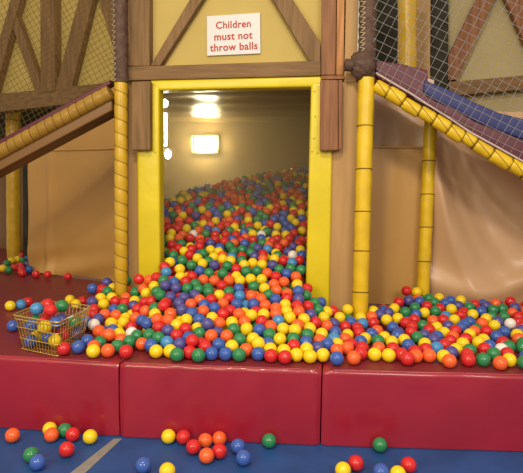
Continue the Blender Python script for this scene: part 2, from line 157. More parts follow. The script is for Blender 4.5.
    0, -137, 4134, 749, 3, -968, 4041, 761, 1, -1459, 3636, 468, 2, -162, 4683, 878, 3, -1401, 4489, 908, 5, -329, 4911, 1023, 0, -251, 3101, 471, 0, -469, 5722, 1275,
    1, -1474, 4709, 1009, 3, -103, 6077, 1356, 4, -1152, 4658, 976, 1, -210, 2971, 415, 4, 1064, 3879, 464, 3, -567, 5184, 1129, 4, -428, 3473, 610, 3, -276, 5997, 1294,
    4, -1349, 4767, 1044, 5, -526, 4283, 821, 3, -497, 3819, 703, 0, -381, 4780, 965, 0, -546, 3031, 457, 5, -475, 4898, 1023, 4, -1141, 4478, 921, 1, -941, 3181, 517,
    0, 1237, 3854, 481, 3, 485, 3890, 453, 1, -5, 4731, 896, 3, -1009, 5492, 1255, 5, -931, 5349, 1170, 5, -346, 4455, 869, 2, -501, 2879, 415, 3, -1544, 4650, 990,
    1, 18, 4244, 767, 2, -29, 3383, 419, 1, -1534, 3521, 438, 0, -1443, 4866, 1042, 3, -939, 4381, 886, 6, -512, 3436, 597, 0, -1053, 4567, 940, 3, -1203, 4332, 892,
    2, -1146, 4395, 909, 4, -6, 5396, 1139, 1, -294, 5144, 1082, 0, -1530, 4087, 778, 4, -383, 2915, 415, 3, -99, 3182, 430, 4, -943, 3339, 569, 0, -829, 3078, 482,
    2, -1297, 3078, 419, 0, -1325, 3946, 745, 1, -830, 5310, 1166, 2, -71, 4039, 683, 4, -103, 5305, 1093, 4, -34, 6447, 1419, 0, -693, 3744, 690, 4, -685, 5727, 1281,
    3, -835, 4710, 975, 5, -379, 5707, 1261, 1, -753, 4727, 964, 4, -1655, 4586, 922, 3, -208, 4165, 736, 1, -564, 3311, 539, 0, 1025, 3684, 415, 0, -570, 3614, 669,
    2, -309, 2906, 415, 2, -1419, 4219, 818, 3, -284, 4334, 819, 3, -491, 4010, 733, 0, -1356, 4279, 845, 4, -1541, 4518, 937, 1, -668, 4462, 901, 2, -433, 5227, 1165,
    6, 424, 3495, 415, 0, -843, 5034, 1083, 0, -1489, 3297, 426, 0, -1210, 4246, 824, 3, 570, 3899, 468, 1, -177, 3441, 538, 0, -604, 5889, 1333, 5, -459, 3700, 695,
    4, 14, 5128, 1009, 5, -672, 3972, 760, 3, -1573, 4417, 897, 4, -848, 4107, 789, 0, -980, 3231, 483, 0, -312, 6232, 1429, 5, -893, 3698, 647, 3, -493, 4712, 989,
    6, -700, 5582, 1253, 2, -1149, 3897, 749, 3, 412, 3739, 415, 3, -949, 3918, 751, 4, -935, 3605, 655, 6, -1068, 4084, 773, 1, -299, 3627, 568, 1, -875, 3356, 518,
    2, -667, 3625, 604, 5, -368, 3083, 415, 3, -10, 4086, 705, 6, -563, 4682, 901, 4, -58, 4684, 840, 3, -75, 3074, 415, 4, -852, 3389, 579, 1, -815, 4901, 1062,
    6, -688, 5885, 1309, 0, -942, 5170, 1125, 2, -1113, 3805, 709, 3, -160, 6235, 1377, 1, -144, 4622, 817, 2, 815, 3526, 415, 2, -1079, 3073, 451, 1, -585, 4910, 1043,
    4, -238, 3869, 690, 4, -505, 4663, 940, 4, -636, 3573, 638, 5, -493, 4465, 904, 3, -252, 4931, 964, 3, -375, 3210, 515, 4, -280, 3319, 532, 0, -708, 5276, 1175,
    0, -552, 4351, 811, 3, -547, 4843, 1012, 2, -1574, 4165, 786, 2, -910, 4771, 1023, 2, -647, 4786, 1016, 5, -1150, 4020, 783, 5, -1424, 4319, 881, 2, 491, 3594, 415,
    3, -167, 3072, 434, 1, -801, 3876, 726, 0, 722, 3784, 419, 5, -137, 4019, 692, 3, -1517, 4858, 1075, 5, -1041, 3153, 514, 3, -815, 4804, 1027, 4, -259, 6227, 1384,
    0, -232, 6396, 1402, 4, -696, 2873, 415, 4, 423, 3668, 422, 3, -506, 2967, 415, 5, -293, 3825, 700, 3, -555, 3538, 622, 0, -1317, 4980, 1110, 0, 672, 3820, 459,
    1, -1072, 4297, 864, 1, -1004, 4239, 827, 1, -1310, 3260, 453, 3, -147, 4212, 745, 2, -262, 5106, 1026, 3, -259, 4098, 716, 1, -1280, 4015, 763, 3, -191, 5857, 1240,
    0, -32, 4275, 729, 2, -1590, 4793, 1008, 0, -1682, 4452, 888, 4, -75, 5948, 1272, 1, -207, 4126, 666, 3, -334, 3760, 682, 4, -520, 5539, 1235, 0, -368, 3846, 664,
    5, -161, 5229, 1089, 0, -766, 4072, 760, 3, -593, 5816, 1297, 2, -1151, 5101, 1137, 5, -1262, 4829, 1019, 0, -275, 4739, 929, 4, -1613, 4683, 1001, 2, -425, 4323, 814,
    2, -230, 3175, 478, 2, -692, 4114, 766, 2, -1148, 4201, 835, 5, -938, 3802, 674, 0, -1567, 3398, 475, 1, -272, 4818, 950, 3, -938, 2848, 415, 0, -1038, 2909, 415,
    0, -515, 4990, 1081, 2, 368, 3547, 415, 2, -764, 4152, 799, 0, -332, 2989, 415, 4, -678, 4574, 935, 1, 350, 3780, 415, 0, -206, 3312, 528, 3, -476, 4818, 1000,
    0, 993, 3770, 415, 3, -322, 5041, 1050, 6, -663, 5506, 1237, 1, -89, 5179, 1030, 0, -36, 4915, 956, 1, -1006, 3865, 688, 2, -266, 5211, 1096, 0, -702, 4701, 918,
    2, -1262, 4297, 847, 3, -795, 3241, 540, 4, -760, 4637, 948, 0, -1510, 3396, 432, 1, -18, 5182, 1050, 0, -1010, 4484, 897, 3, -811, 4592, 896, 4, -360, 5286, 1174,
    3, -896, 5631, 1294, 5, -416, 4138, 747, 4, -917, 4126, 783, 4, -150, 3226, 480, 0, -401, 5535, 1219, 2, -660, 4873, 1021, 3, 669, 3645, 415, 0, -581, 4600, 935,
    2, -515, 5840, 1329, 2, -1438, 4398, 848, 1, -658, 3088, 484, 5, -1212, 3984, 788, 0, -1471, 4925, 1100, 0, -688, 3831, 727, 0, -1604, 4478, 870, 2, -1261, 5083, 1136,
    0, -1082, 4698, 989, 3, -978, 5030, 1095, 0, -896, 4950, 1057, 5, -883, 4005, 773, 5, -695, 2948, 448, 3, -197, 4057, 705, 3, -969, 4449, 838, 3, -868, 5142, 1136,
    5, -346, 3478, 572, 4, -1350, 5135, 1150, 2, -299, 3533, 552, 2, -54, 5244, 1058, 2, -402, 3953, 715, 2, -806, 3311, 535, 6, -832, 5500, 1210, 5, -1575, 4239, 815,
    2, -78, 4932, 1014, 0, -444, 3898, 692, 0, -152, 4930, 940, 2, -1201, 5400, 1177, 1, -758, 3604, 619, 0, -954, 4880, 1061, 2, -471, 6028, 1375, 1, -326, 3100, 469,
    1, 742, 3701, 415, 4, -1080, 5206, 1168, 2, -432, 4957, 1000, 1, -747, 5491, 1229, 1, -355, 3621, 609, 4, 596, 3519, 421, 0, -1010, 4707, 1009, 5, -208, 3988, 694,
    4, -462, 3165, 481, 2, -401, 4888, 1026, 4, -1434, 4126, 805, 3, -488, 4152, 774, 3, -1472, 4458, 904, 2, -700, 4950, 1038, 0, -211, 4266, 712, 3, -849, 3628, 651,
    3, -57, 5365, 1099, 1, -963, 3678, 645, 5, 1023, 3923, 423, 1, -996, 4177, 774, 3, -684, 4649, 961, 2, -515, 4561, 903, 0, -1071, 5274, 1191, 1, -1342, 4533, 891,
    1, -891, 3484, 615, 5, -891, 5532, 1236, 4, -1068, 3220, 502, 1, -788, 2970, 442, 0, -617, 3397, 584, 0, -646, 4198, 806, 3, -313, 4671, 942, 4, -956, 3411, 593,
    3, -1241, 4148, 797, 3, -1037, 3590, 618, 2, -1072, 3394, 558, 0, -981, 4311, 851, 5, -1409, 4066, 746, 0, -245, 3444, 557, 1, -442, 5021, 1059, 0, -727, 5159, 1114,
    1, -407, 3764, 678, 1, -97, 4811, 890, 0, -1072, 4004, 768, 4, -1435, 4782, 1032, 3, -577, 3747, 631, 4, -59, 3444, 458, 3, -1724, 4563, 931, 5, -1463, 3232, 419,
    3, -833, 3526, 600, 3, -519, 5660, 1246, 1, -310, 3170, 491, 5, -202, 5584, 1189, 5, -382, 4961, 1049, 4, -184, 5060, 1041, 0, -1241, 5230, 1169, 4, -729, 3314, 563,
    5, -457, 4600, 929, 6, -593, 5592, 1234, 3, -1019, 3784, 700, 1, -1074, 4933, 1046, 1, -1409, 5063, 1143, 0, -829, 3451, 601, 1, -387, 3661, 673, 3, -963, 5281, 1196,
    2, -235, 4694, 884, 3, -467, 5592, 1247, 0, -868, 3559, 659, 2, -929, 4678, 968, 3, -1222, 4454, 930, 4, -1080, 3712, 707, 3, -165, 5392, 1165, 3, -804, 5400, 1178,
    0, -733, 5673, 1268, 5, -1180, 4876, 1063, 0, -733, 3129, 481, 2, -262, 4996, 1026, 2, -884, 5218, 1149, 3, 587, 3809, 420, 3, -331, 5194, 1116, 5, -246, 3570, 585,
    1, -205, 5784, 1253, 0, -269, 5901, 1269, 0, -588, 5666, 1273, 1, -188, 5480, 1156, 3, -1506, 4381, 849, 1, -229, 5700, 1196, 0, -228, 4311, 765, 2, -1497, 4164, 780,
    4, 1088, 3812, 433, 2, -422, 2970, 436, 2, -358, 5160, 1056, 3, -574, 2929, 415, 3, -827, 5700, 1280, 2, -452, 4063, 763, 1, -411, 3369, 558, 0, -1102, 5091, 1088,
    0, -543, 3390, 554, 1, -433, 3669, 609, 3, -287, 3070, 415, 1, -497, 3484, 549, 2, -377, 4277, 786, 0, -1070, 3645, 652, 1, -487, 3521, 613, 1, -506, 3140, 421,
    1, 791, 3888, 462, 3, -674, 3639, 673, 5, -632, 3160, 498, 2, -1576, 3572, 499, 2, -805, 3147, 488, 1, -655, 5828, 1338, 2, -40, 3280, 432, 4, -495, 5793, 1253,
    1, -584, 3893, 724, 4, -1136, 4281, 841, 1, -417, 4855, 964, 3, -651, 5375, 1183, 0, -1253, 4492, 865, 2, -832, 3698, 683, 5, -373, 4619, 930, 0, -1173, 3407, 577,
    5, -887, 4072, 740, 4, -118, 5681, 1212, 4, -1470, 4572, 957, 1, -1213, 4321, 804, 6, -1254, 4383, 879, 3, -655, 3260, 528, 2, -1184, 4458, 865, 4, -561, 4014, 755,
    4, -1062, 4805, 1032, 4, -1312, 4473, 909, 3, -585, 5456, 1205, 2, -584, 3090, 458, 0, -109, 4338, 758, 2, -105, 4546, 827, 5, -1541, 4918, 1043, 2, -187, 4371, 760,
    3, -875, 3226, 482, 0, -880, 5389, 1198, 1, 503, 3813, 416, 3, -311, 3219, 434, 2, -220, 6058, 1318, 5, -716, 3045, 479, 0, -943, 5501, 1198, 2, -603, 4412, 809,
    3, -1131, 3479, 630, 4, -108, 4262, 715, 0, -1025, 4876, 1029, 2, -634, 5180, 1086, 2, -1475, 4278, 851, 2, -454, 3282, 528, 1, -1425, 4298, 804, 0, -1371, 4901, 1067,
    0, -409, 4693, 952, 0, -1305, 4231, 840, 0, -1076, 4247, 808, 3, -1211, 4949, 1076, 2, -600, 5315, 1164, 0, -392, 4394, 840, 3, -311, 5295, 1125, 1, 744, 3624, 415,
    0, -1188, 5286, 1195, 4, -873, 4362, 849, 1, -1215, 4783, 973, 4, -716, 4531, 886, 3, -740, 3924, 741, 0, 497, 3718, 431, 6, -118, 3346, 458, 0, -358, 3323, 545,
    2, -1227, 3271, 431, 5, -870, 3861, 712, 2, -876, 3788, 723, 3, -1186, 4381, 838, 0, -837, 4254, 815, 0, -604, 4548, 884, 0, -965, 5586, 1260, 1, -1101, 3881, 700,
    2, -895, 4583, 931, 5, 781, 3829, 415, 1, -1026, 3240, 554, 2, -1339, 3381, 436, 0, 12, 4664, 862, 0, -1008, 3448, 557, 3, -1111, 4600, 964, 5, -852, 4883, 1007,
    0, -793, 5138, 1135, 4, -396, 6097, 1392, 1, -812, 3119, 424, 4, -1277, 4921, 1074, 2, -416, 5157, 1095, 2, -632, 5105, 1113, 0, -126, 4501, 775, 2, -1144, 3750, 671,
    4, -1180, 4184, 762, 3, -1391, 4977, 1094, 6, -606, 3828, 695, 0, -373, 3550, 618, 0, -678, 5203, 1138, 1, 1051, 3999, 415, 0, -355, 4724, 922, 3, -323, 5761, 1252,
    4, -873, 5606, 1217, 4, -414, 3509, 548, 2, -891, 3093, 435, 4, -543, 4185, 743, 0, -296, 3754, 620, 0, -464, 3580, 582, 3, -1195, 3907, 696, 3, -505, 3318, 495,
    0, -946, 4520, 859, 4, -112, 3268, 423, 3, -805, 3676, 619, 3, -879, 4546, 874, 4, -1190, 4549, 887, 0, -219, 6297, 1359, 2, -926, 3909, 685, 0, -161, 6358, 1378,
    3, -1541, 3596, 441, 0, -52, 6056, 1283, 3, -1439, 4952, 1045, 5, 1449, 3342, 422, 2, -349, 6000, 1304, 1, -536, 3545, 554, 0, -907, 3305, 483, 0, -828, 3419, 519,
    3, -545, 3613, 597, 0, -201, 3211, 423, 0, 1803, 3862, 415, 3, -1048, 5342, 1180, 0, -926, 5017, 1040, 3, -1611, 4391, 829, 3, -740, 4603, 885, 2, -907, 3161, 444,
    1, -1451, 5109, 1101, 5, -713, 5540, 1190, 2, -1122, 4422, 840, 2, -361, 4213, 766, 0, -479, 3746, 643, 6, -575, 3296, 469, 3, -217, 6161, 1325, 2, -517, 5140, 1087,
    5, 518, 3959, 418, 5, -417, 4073, 703, 5, -982, 4665, 925, 0, -362, 3563, 549, 3, -347, 5513, 1179, 4, -208, 3952, 628, 0, -465, 4279, 778, 2, -727, 4463, 848,
    3, -1050, 4657, 937, 4, -606, 3975, 700, 1, -1317, 3199, 415, 4, -1300, 4185, 785, 0, -614, 3350, 505, 1, -915, 3981, 714, 1, -67, 6178, 1328, 1, -1008, 5244, 1138,
    4, -597, 3671, 626, 0, -45, 5018, 983, 2, -734, 3531, 573, 0, -735, 3455, 544, 4, -851, 3038, 415, 4, -625, 4655, 916, 6, -790, 4318, 801, 3, -1059, 3289, 508,
    2, -729, 3373, 521, 2, -478, 5273, 1124, 4, -326, 4403, 805, 2, 1312, 3776, 415, 1, -386, 3173, 440, 3, -295, 5678, 1213, 2, -409, 4579, 876, 5, -905, 3436, 549,
    3, -803, 3224, 470, 2, -410, 4463, 835, 0, 1214, 3993, 421, 0, -562, 5404, 1160, 3, -653, 3195, 440, 0, 941, 3957, 421, 0, -304, 4026, 706, 4, -989, 3374, 527,
    1, -1382, 4006, 702, 2, 1392, 3982, 415, 0, -935, 5686, 1243, 0, -1138, 3384, 506, 0, -279, 3311, 462, 2, -816, 3489, 543, 2, -991, 3161, 459, 3, -1117, 3480, 560,
    0, -784, 4922, 1003, 3, -1225, 4617, 934, 0, -1546, 4727, 973, 3, -492, 5203, 1100, 3, -1580, 4307, 794, 1, -392, 3353, 478, 0, -658, 4282, 784, 0, -388, 5245, 1108,
    0, -1296, 4097, 758, 3, -1377, 4641, 951, 2, -506, 4960, 1017, 2, -373, 3421, 516, 0, -515, 4510, 854, 0, 717, 3871, 415, 0, -1113, 3544, 597, 3, -829, 3816, 671,
    0, -435, 3105, 425, 5, 1435, 3826, 415, 1, -283, 3139, 424, 2, -1132, 3280, 474, 5, 752, 3972, 429, 5, 6, 4574, 829, 1, 1530, 3715, 458, 2, -1077, 5144, 1127,
    2, 1382, 3305, 427, 5, 1529, 3460, 434, 0, 1380, 3920, 465, 3, 1942, 4007, 470, 3, -774, 2864, 415, 3, -983, 3627, 703, 1, 1058, 3040, 415, 1, -249, 3692, 687,
    0, 1455, 3747, 468, 0, 1189, 3491, 437, 4, 1725, 3850, 445, 2, 1318, 2949, 415, 2, 1435, 3567, 417, 4, 1202, 3614, 452, 3, 1372, 3746, 435, 4, 1597, 3929, 468,
    1, 1291, 3430, 427, 2, 1734, 3586, 446, 2, 1409, 3641, 432, 3, 1696, 3371, 426, 2, 1246, 3704, 461, 3, 1601, 3525, 438, 0, 1744, 3912, 488, 4, 1312, 3646, 415,
    1, 1359, 3681, 460, 2, -855, 2873, 415, 0, 1251, 3519, 415, 3, 1517, 3659, 415, 3, -887, 3269, 549, 2, -304, 3246, 512, 4, -1057, 4156, 806, 0, -236, 4418, 809,
    0, -914, 2924, 435, 5, -876, 3155, 506, 5, 1500, 3853, 435, 4, 1765, 3784, 415, 3, -1321, 4588, 973, 0, 1713, 4001, 456, 4, -696, 3196, 513, 0, 887, 3857, 443,
    3, -1391, 3288, 449, 0, -374, 3027, 458, 1, -564, 3721, 698, 3, 1620, 3674, 415, 5, 1383, 3111, 415, 4, 1518, 3542, 415, 1, 1364, 3818, 478, 0, 1167, 3679, 419,
    4, 1886, 3853, 432, 1, -105, 6332, 1420, 3, 1287, 3328, 427, 4, 1215, 3197, 415, 3, 1508, 2998, 415, 2, 1682, 3751, 462, 0, 1469, 3147, 415, 2, 1663, 3868, 480,
    0, 1487, 3608, 453, 4, 1379, 3227, 415, 2, 1220, 3284, 423, 0, 1573, 3622, 448, 0, 1710, 3446, 426, 3, 1610, 3821, 480, 3, 1054, 2900, 415, 0, 1366, 3392, 432,
    1, 1355, 3579, 446, 1, 1769, 3709, 457, 4, 1729, 3514, 428, 2, 1393, 2978, 415, 3, 1198, 3369, 424, 1, 1531, 3785, 459, 2, 993, 2954, 415, 0, 1434, 3866, 475,
    6, 1275, 3583, 438, 3, 1339, 3484, 441, 0, 1129, 3241, 416, 3, 1187, 2989, 415, 3, 1539, 3379, 429, 0, 1590, 3217, 421, 2, 1662, 3574, 440, 5, 1293, 3200, 418,
    4, 1100, 3138, 418, 2, 1546, 3156, 415, 4, 1785, 3831, 474, 1, 1480, 3236, 420, 4, 1247, 3026, 416, 2, 1081, 3292, 415, 5, 1939, 3935, 485, 1, 1844, 3713, 437,
    1, 1129, 3060, 417, 2, 1634, 3407, 424, 2, 1440, 3042, 415, 3, 1437, 3485, 436, 0, 1103, 2965, 415, 1, 1824, 3952, 471, 2, 1608, 3731, 459, 3, 1312, 3873, 480,
    4, 1526, 3076, 415, 3, 1877, 3899, 484, 0, 1547, 3279, 421, 1, 1619, 3292, 416, 0, 1312, 3129, 415, 4, 1855, 3777, 462, 4, 1142, 2905, 415, 0, 1799, 3618, 433,
    3, 1542, 3886, 484, 0, 1688, 3662, 455, 3, -253, 4489, 809, 2, -980, 3001, 464, 2, 1488, 3965, 451, 2, 1783, 3993, 420, 5, 638, 3914, 432, 4, -819, 4418, 854,
    0, -432, 3234, 478, 3, -508, 3249, 488, 0, -566, 3168, 468, 2, -375, 5090, 1063, 0, -433, 5320, 1152, 0, -447, 3429, 541, 1, -982, 2953, 415, 4, -678, 3021, 424,
    4, -297, 3395, 523, 3, -166, 3147, 417, 2, -237, 4576, 834, 0, -1608, 3687, 505, 2, -742, 4227, 791, 2, -836, 3945, 715, 4, -1427, 3397, 432, 3, -778, 3050, 437,
    0, -182, 3386, 490, 0, -632, 4973, 1038, 1, 1648, 3477, 415, 1, -689, 5014, 1069, 5, -1099, 4864, 1026, 1, 1900, 3922, 422, 0, -759, 5774, 1287, 6, -970, 3297, 520,
    0, 1317, 3971, 425, 0, -320, 5830, 1274, 0, 1884, 3994, 415, 2, -744, 3255, 496, 1, 1291, 3884, 415, 0, -237, 3249, 476, 2, 1206, 3840, 415, 4, -346, 4842, 981,
    3, -175, 3297, 458, 3, 1470, 3422, 415, 2, 1162, 3569, 415, 0, -1265, 3356, 442, 2, -999, 4384, 848, 1, 1439, 3904, 417, 4, -1310, 4722, 988, 5, 238, 3645, 415,
    5, -493, 5067, 1065, 0, -635, 3720, 660, 4, -607, 3233, 486, 2, 2002, 4004, 417, 2, 1657, 3836, 415, 4, -739, 4826, 994, 0, -1496, 5005, 1094, 2, 1179, 3119, 415,
    2, -646, 4706, 963, 1, -328, 4089, 752, 0, 1452, 3699, 415, 3, -966, 4812, 1018, 2, -772, 5221, 1145, 3, -724, 4289, 818, 0, -878, 4478, 892, 5, -497, 3661, 647,
    2, -1587, 3476, 461, 3, -599, 4139, 773, 1, 1343, 3029, 415, 3, -564, 5041, 1073, 0, -845, 4178, 792, 5, 1272, 3771, 472, 4, -1328, 4841, 1044, 0, -1241, 4722, 1003,
    2, -368, 5435, 1182, 1, -585, 4448, 867, 1, -393, 5625, 1252, 2, -425, 4221, 799, 3, -661, 3347, 559, 1, -937, 3737, 701, 2, -407, 4508, 894, 1, -698, 3403, 578,
    3, -36, 4517, 839, 2, -255, 5529, 1202, 4, 1685, 3938, 424, 1, -1228, 4065, 778, 4, -731, 4363, 844, 4, -328, 3690, 650, 1, 1582, 3995, 435, 1, -45, 5086, 1026,
    3, -1184, 3323, 496, 2, -1147, 3199, 453, 3, -592, 4249, 798, 2, -39, 4352, 771, 2, -987, 5402, 1206, 3, -292, 3951, 721, 4, -294, 5417, 1165, 0, -88, 5462, 1155,
    6, 645, 3748, 422, 5, 695, 3945, 466, 3, -852, 2964, 415, 3, -1584, 4606, 954, 1, -630, 4079, 756, 2, 1593, 3866, 415, 1, -486, 5466, 1199, 0, -43, 6267, 1378,
    0, -1041, 3919, 730, 0, 883, 3784, 416, 4, -346, 3910, 705, 0, -915, 5085, 1110, 4, -1064, 3486, 607, 2, -1300, 3434, 471, 3, -655, 4379, 845, 0, -1334, 5232, 1142,
]
DATA_ROWS = [0, 0, 0, 0, 0, 0, 0, 0, 0, 0, 0, 0, 0, 0, 1, 0, 0, 1, 1, 0, 0, 0, 0, 0, 0, 1, 0, 2, 2, 2, 1, 3, 3, 2, 0, 1, 1, 2, 2, 1, 3, 1, 0, 1, 4, 3, 1, 1, 3, 5, 3, 1, 3, 1, 1, 4, 3, 5, 1, 3, 3, 3, 2, 1, 4, 1, 1, 1, 1, 1, 2, 1, 0, 1, 2, 2, 3, 2, 4, 4, 7, 4, 4, 5, 2, 5, 4, 7, 6, 4, 5, 2, 1, 3, 1, 2, 5, 3, 2, 5, 3, 5, 8, 3, 3, 1, 4, 8, 7, 6, 6, 7, 3, 1, 3, 5, 4, 4, 5, 8, 1, 3, 4, 6, 3, 3, 5, 5, 9, 7, 2, 9, 8, 4, 4, 4, 6, 2, 1, 4, 5, 7, 2, 5, 1, 9, 8, 7, 4, 1, 4, 2, 4, 8, 7, 5, 6, 3, 5, 4, 5, 3, 1, 9, 4, 9, 9, 9, 3, 5, 7, 9, 9, 4, 2, 2, 2, 8, 9, 3, 5, 8, 4, 3, 6, 9, 7, 4, 4, 8, 7, 4, 2, 9, 9, 9, 9, 9, 9, 4, 1, 9, 9, 6, 9, 9, 3, 5, 5, 2, 4, 9, 5, 6, 6, 6, 1, 6, 6, 5, 4, 1, 5]
DATA_TOP = [(-1.6672, 2.6315), (-1.3575, 2.5249), (-1.3571, 2.904), (-1.6749, 2.9727)]
DATA_BOT = [(-1.6366, 2.6569), (-1.3889, 2.5715), (-1.3885, 2.8749), (-1.6428, 2.9298)]

# ------------------------------------------------------------------ camera
F, W, H = 560.0, 523, 473
YAW, PIT, ROLL = math.radians(8), math.atan((236.5 - 180) / F), math.radians(0.7)
EYE = Vector((0, 0, 1.28))
ROT = Matrix.Rotation(YAW, 3, 'Z') @ Matrix.Rotation(PI / 2 - PIT, 3, 'X') @ Matrix.Rotation(ROLL, 3, 'Z')
cd = bpy.data.cameras.new('camera'); cam = bpy.data.objects.new('camera', cd); COL.objects.link(cam)
cam.matrix_world = Matrix.Translation(EYE) @ ROT.to_4x4()
cd.sensor_fit = 'HORIZONTAL'; cd.sensor_width = 36; cd.lens = 36 * F / W; cd.clip_start = .05
S.camera = cam

# real places measured from the photograph: a sight line met with a real plane of the hall
def ray(px, py): return ROT @ Vector(((px - W / 2) / F, -(py - H / 2) / F, -1))
def onz(px, py, z): r = ray(px, py); return EYE + r * ((z - EYE.z) / r.z)
def ony(px, py, y): r = ray(px, py); return EYE + r * (y / r.y)
def onpl(px, py, p0, n): r = ray(px, py); return EYE + r * ((p0 - EYE).dot(n) / r.dot(n))
def pix(p):
    q = ROT.transposed() @ (Vector(p) - EYE)
    return (W / 2 - F * q.x / q.z, H / 2 + F * q.y / q.z)

# ------------------------------------------------------------------ materials
def mat(name, col, rough=.5, spec=.5, metal=0., bump=None, vary=None, grain=None, coat=0., trans=0., sheen=0.):
    m = bpy.data.materials.new(name); m.use_nodes = True
    nt = m.node_tree; b = nt.nodes['Principled BSDF']
    b.inputs['Base Color'].default_value = (*col, 1); b.inputs['Roughness'].default_value = rough
    b.inputs['Specular IOR Level'].default_value = spec; b.inputs['Metallic'].default_value = metal
    b.inputs['Coat Weight'].default_value = coat; b.inputs['Coat Roughness'].default_value = .12
    if trans: b.inputs['Subsurface Weight'].default_value = trans; b.inputs['Subsurface Radius'].default_value = (.02, .02, .02)
    tc = nt.nodes.new('ShaderNodeTexCoord')
    if vary or grain:
        mp = nt.nodes.new('ShaderNodeMapping'); nt.links.new(tc.outputs['Object'], mp.inputs[0])
        if grain: mp.inputs['Scale'].default_value = grain
        nz = nt.nodes.new('ShaderNodeTexNoise'); nz.inputs['Scale'].default_value = (vary or (.2, 6))[1]
        nz.inputs['Detail'].default_value = 5; nt.links.new(mp.outputs[0], nz.inputs['Vector'])
        rp = nt.nodes.new('ShaderNodeValToRGB'); a = (vary or (.2, 6))[0]
        rp.color_ramp.elements[0].position = .3; rp.color_ramp.elements[1].position = .7
        rp.color_ramp.elements[0].color = tuple(c * (1 - a) for c in col) + (1,)
        rp.color_ramp.elements[1].color = tuple(min(1, c * (1 + a)) for c in col) + (1,)
        nt.links.new(nz.outputs['Fac'], rp.inputs['Fac']); nt.links.new(rp.outputs['Color'], b.inputs['Base Color'])
    if bump:
        n2 = nt.nodes.new('ShaderNodeTexNoise'); n2.inputs['Scale'].default_value = bump[1]; n2.inputs['Detail'].default_value = 3
        nt.links.new(tc.outputs['Object'], n2.inputs['Vector'])
        bp = nt.nodes.new('ShaderNodeBump'); bp.inputs['Strength'].default_value = bump[0]; bp.inputs['Distance'].default_value = bump[2] if len(bump) > 2 else .01
        nt.links.new(n2.outputs['Fac'], bp.inputs['Height']); nt.links.new(bp.outputs['Normal'], b.inputs['Normal'])
    return m
def emit(name, col, power):
    m = bpy.data.materials.new(name); m.use_nodes = True; b = m.node_tree.nodes['Principled BSDF']
    b.inputs['Base Color'].default_value = (.9, .9, .85, 1)
    b.inputs['Emission Color'].default_value = (*col, 1); b.inputs['Emission Strength'].default_value = power
    return m
def srgb(r, g, b):
    f = lambda c: ((c / 255 + .055) / 1.055) ** 2.4 if c > 10 else c / 255 / 12.92
    return (f(r), f(g), f(b))

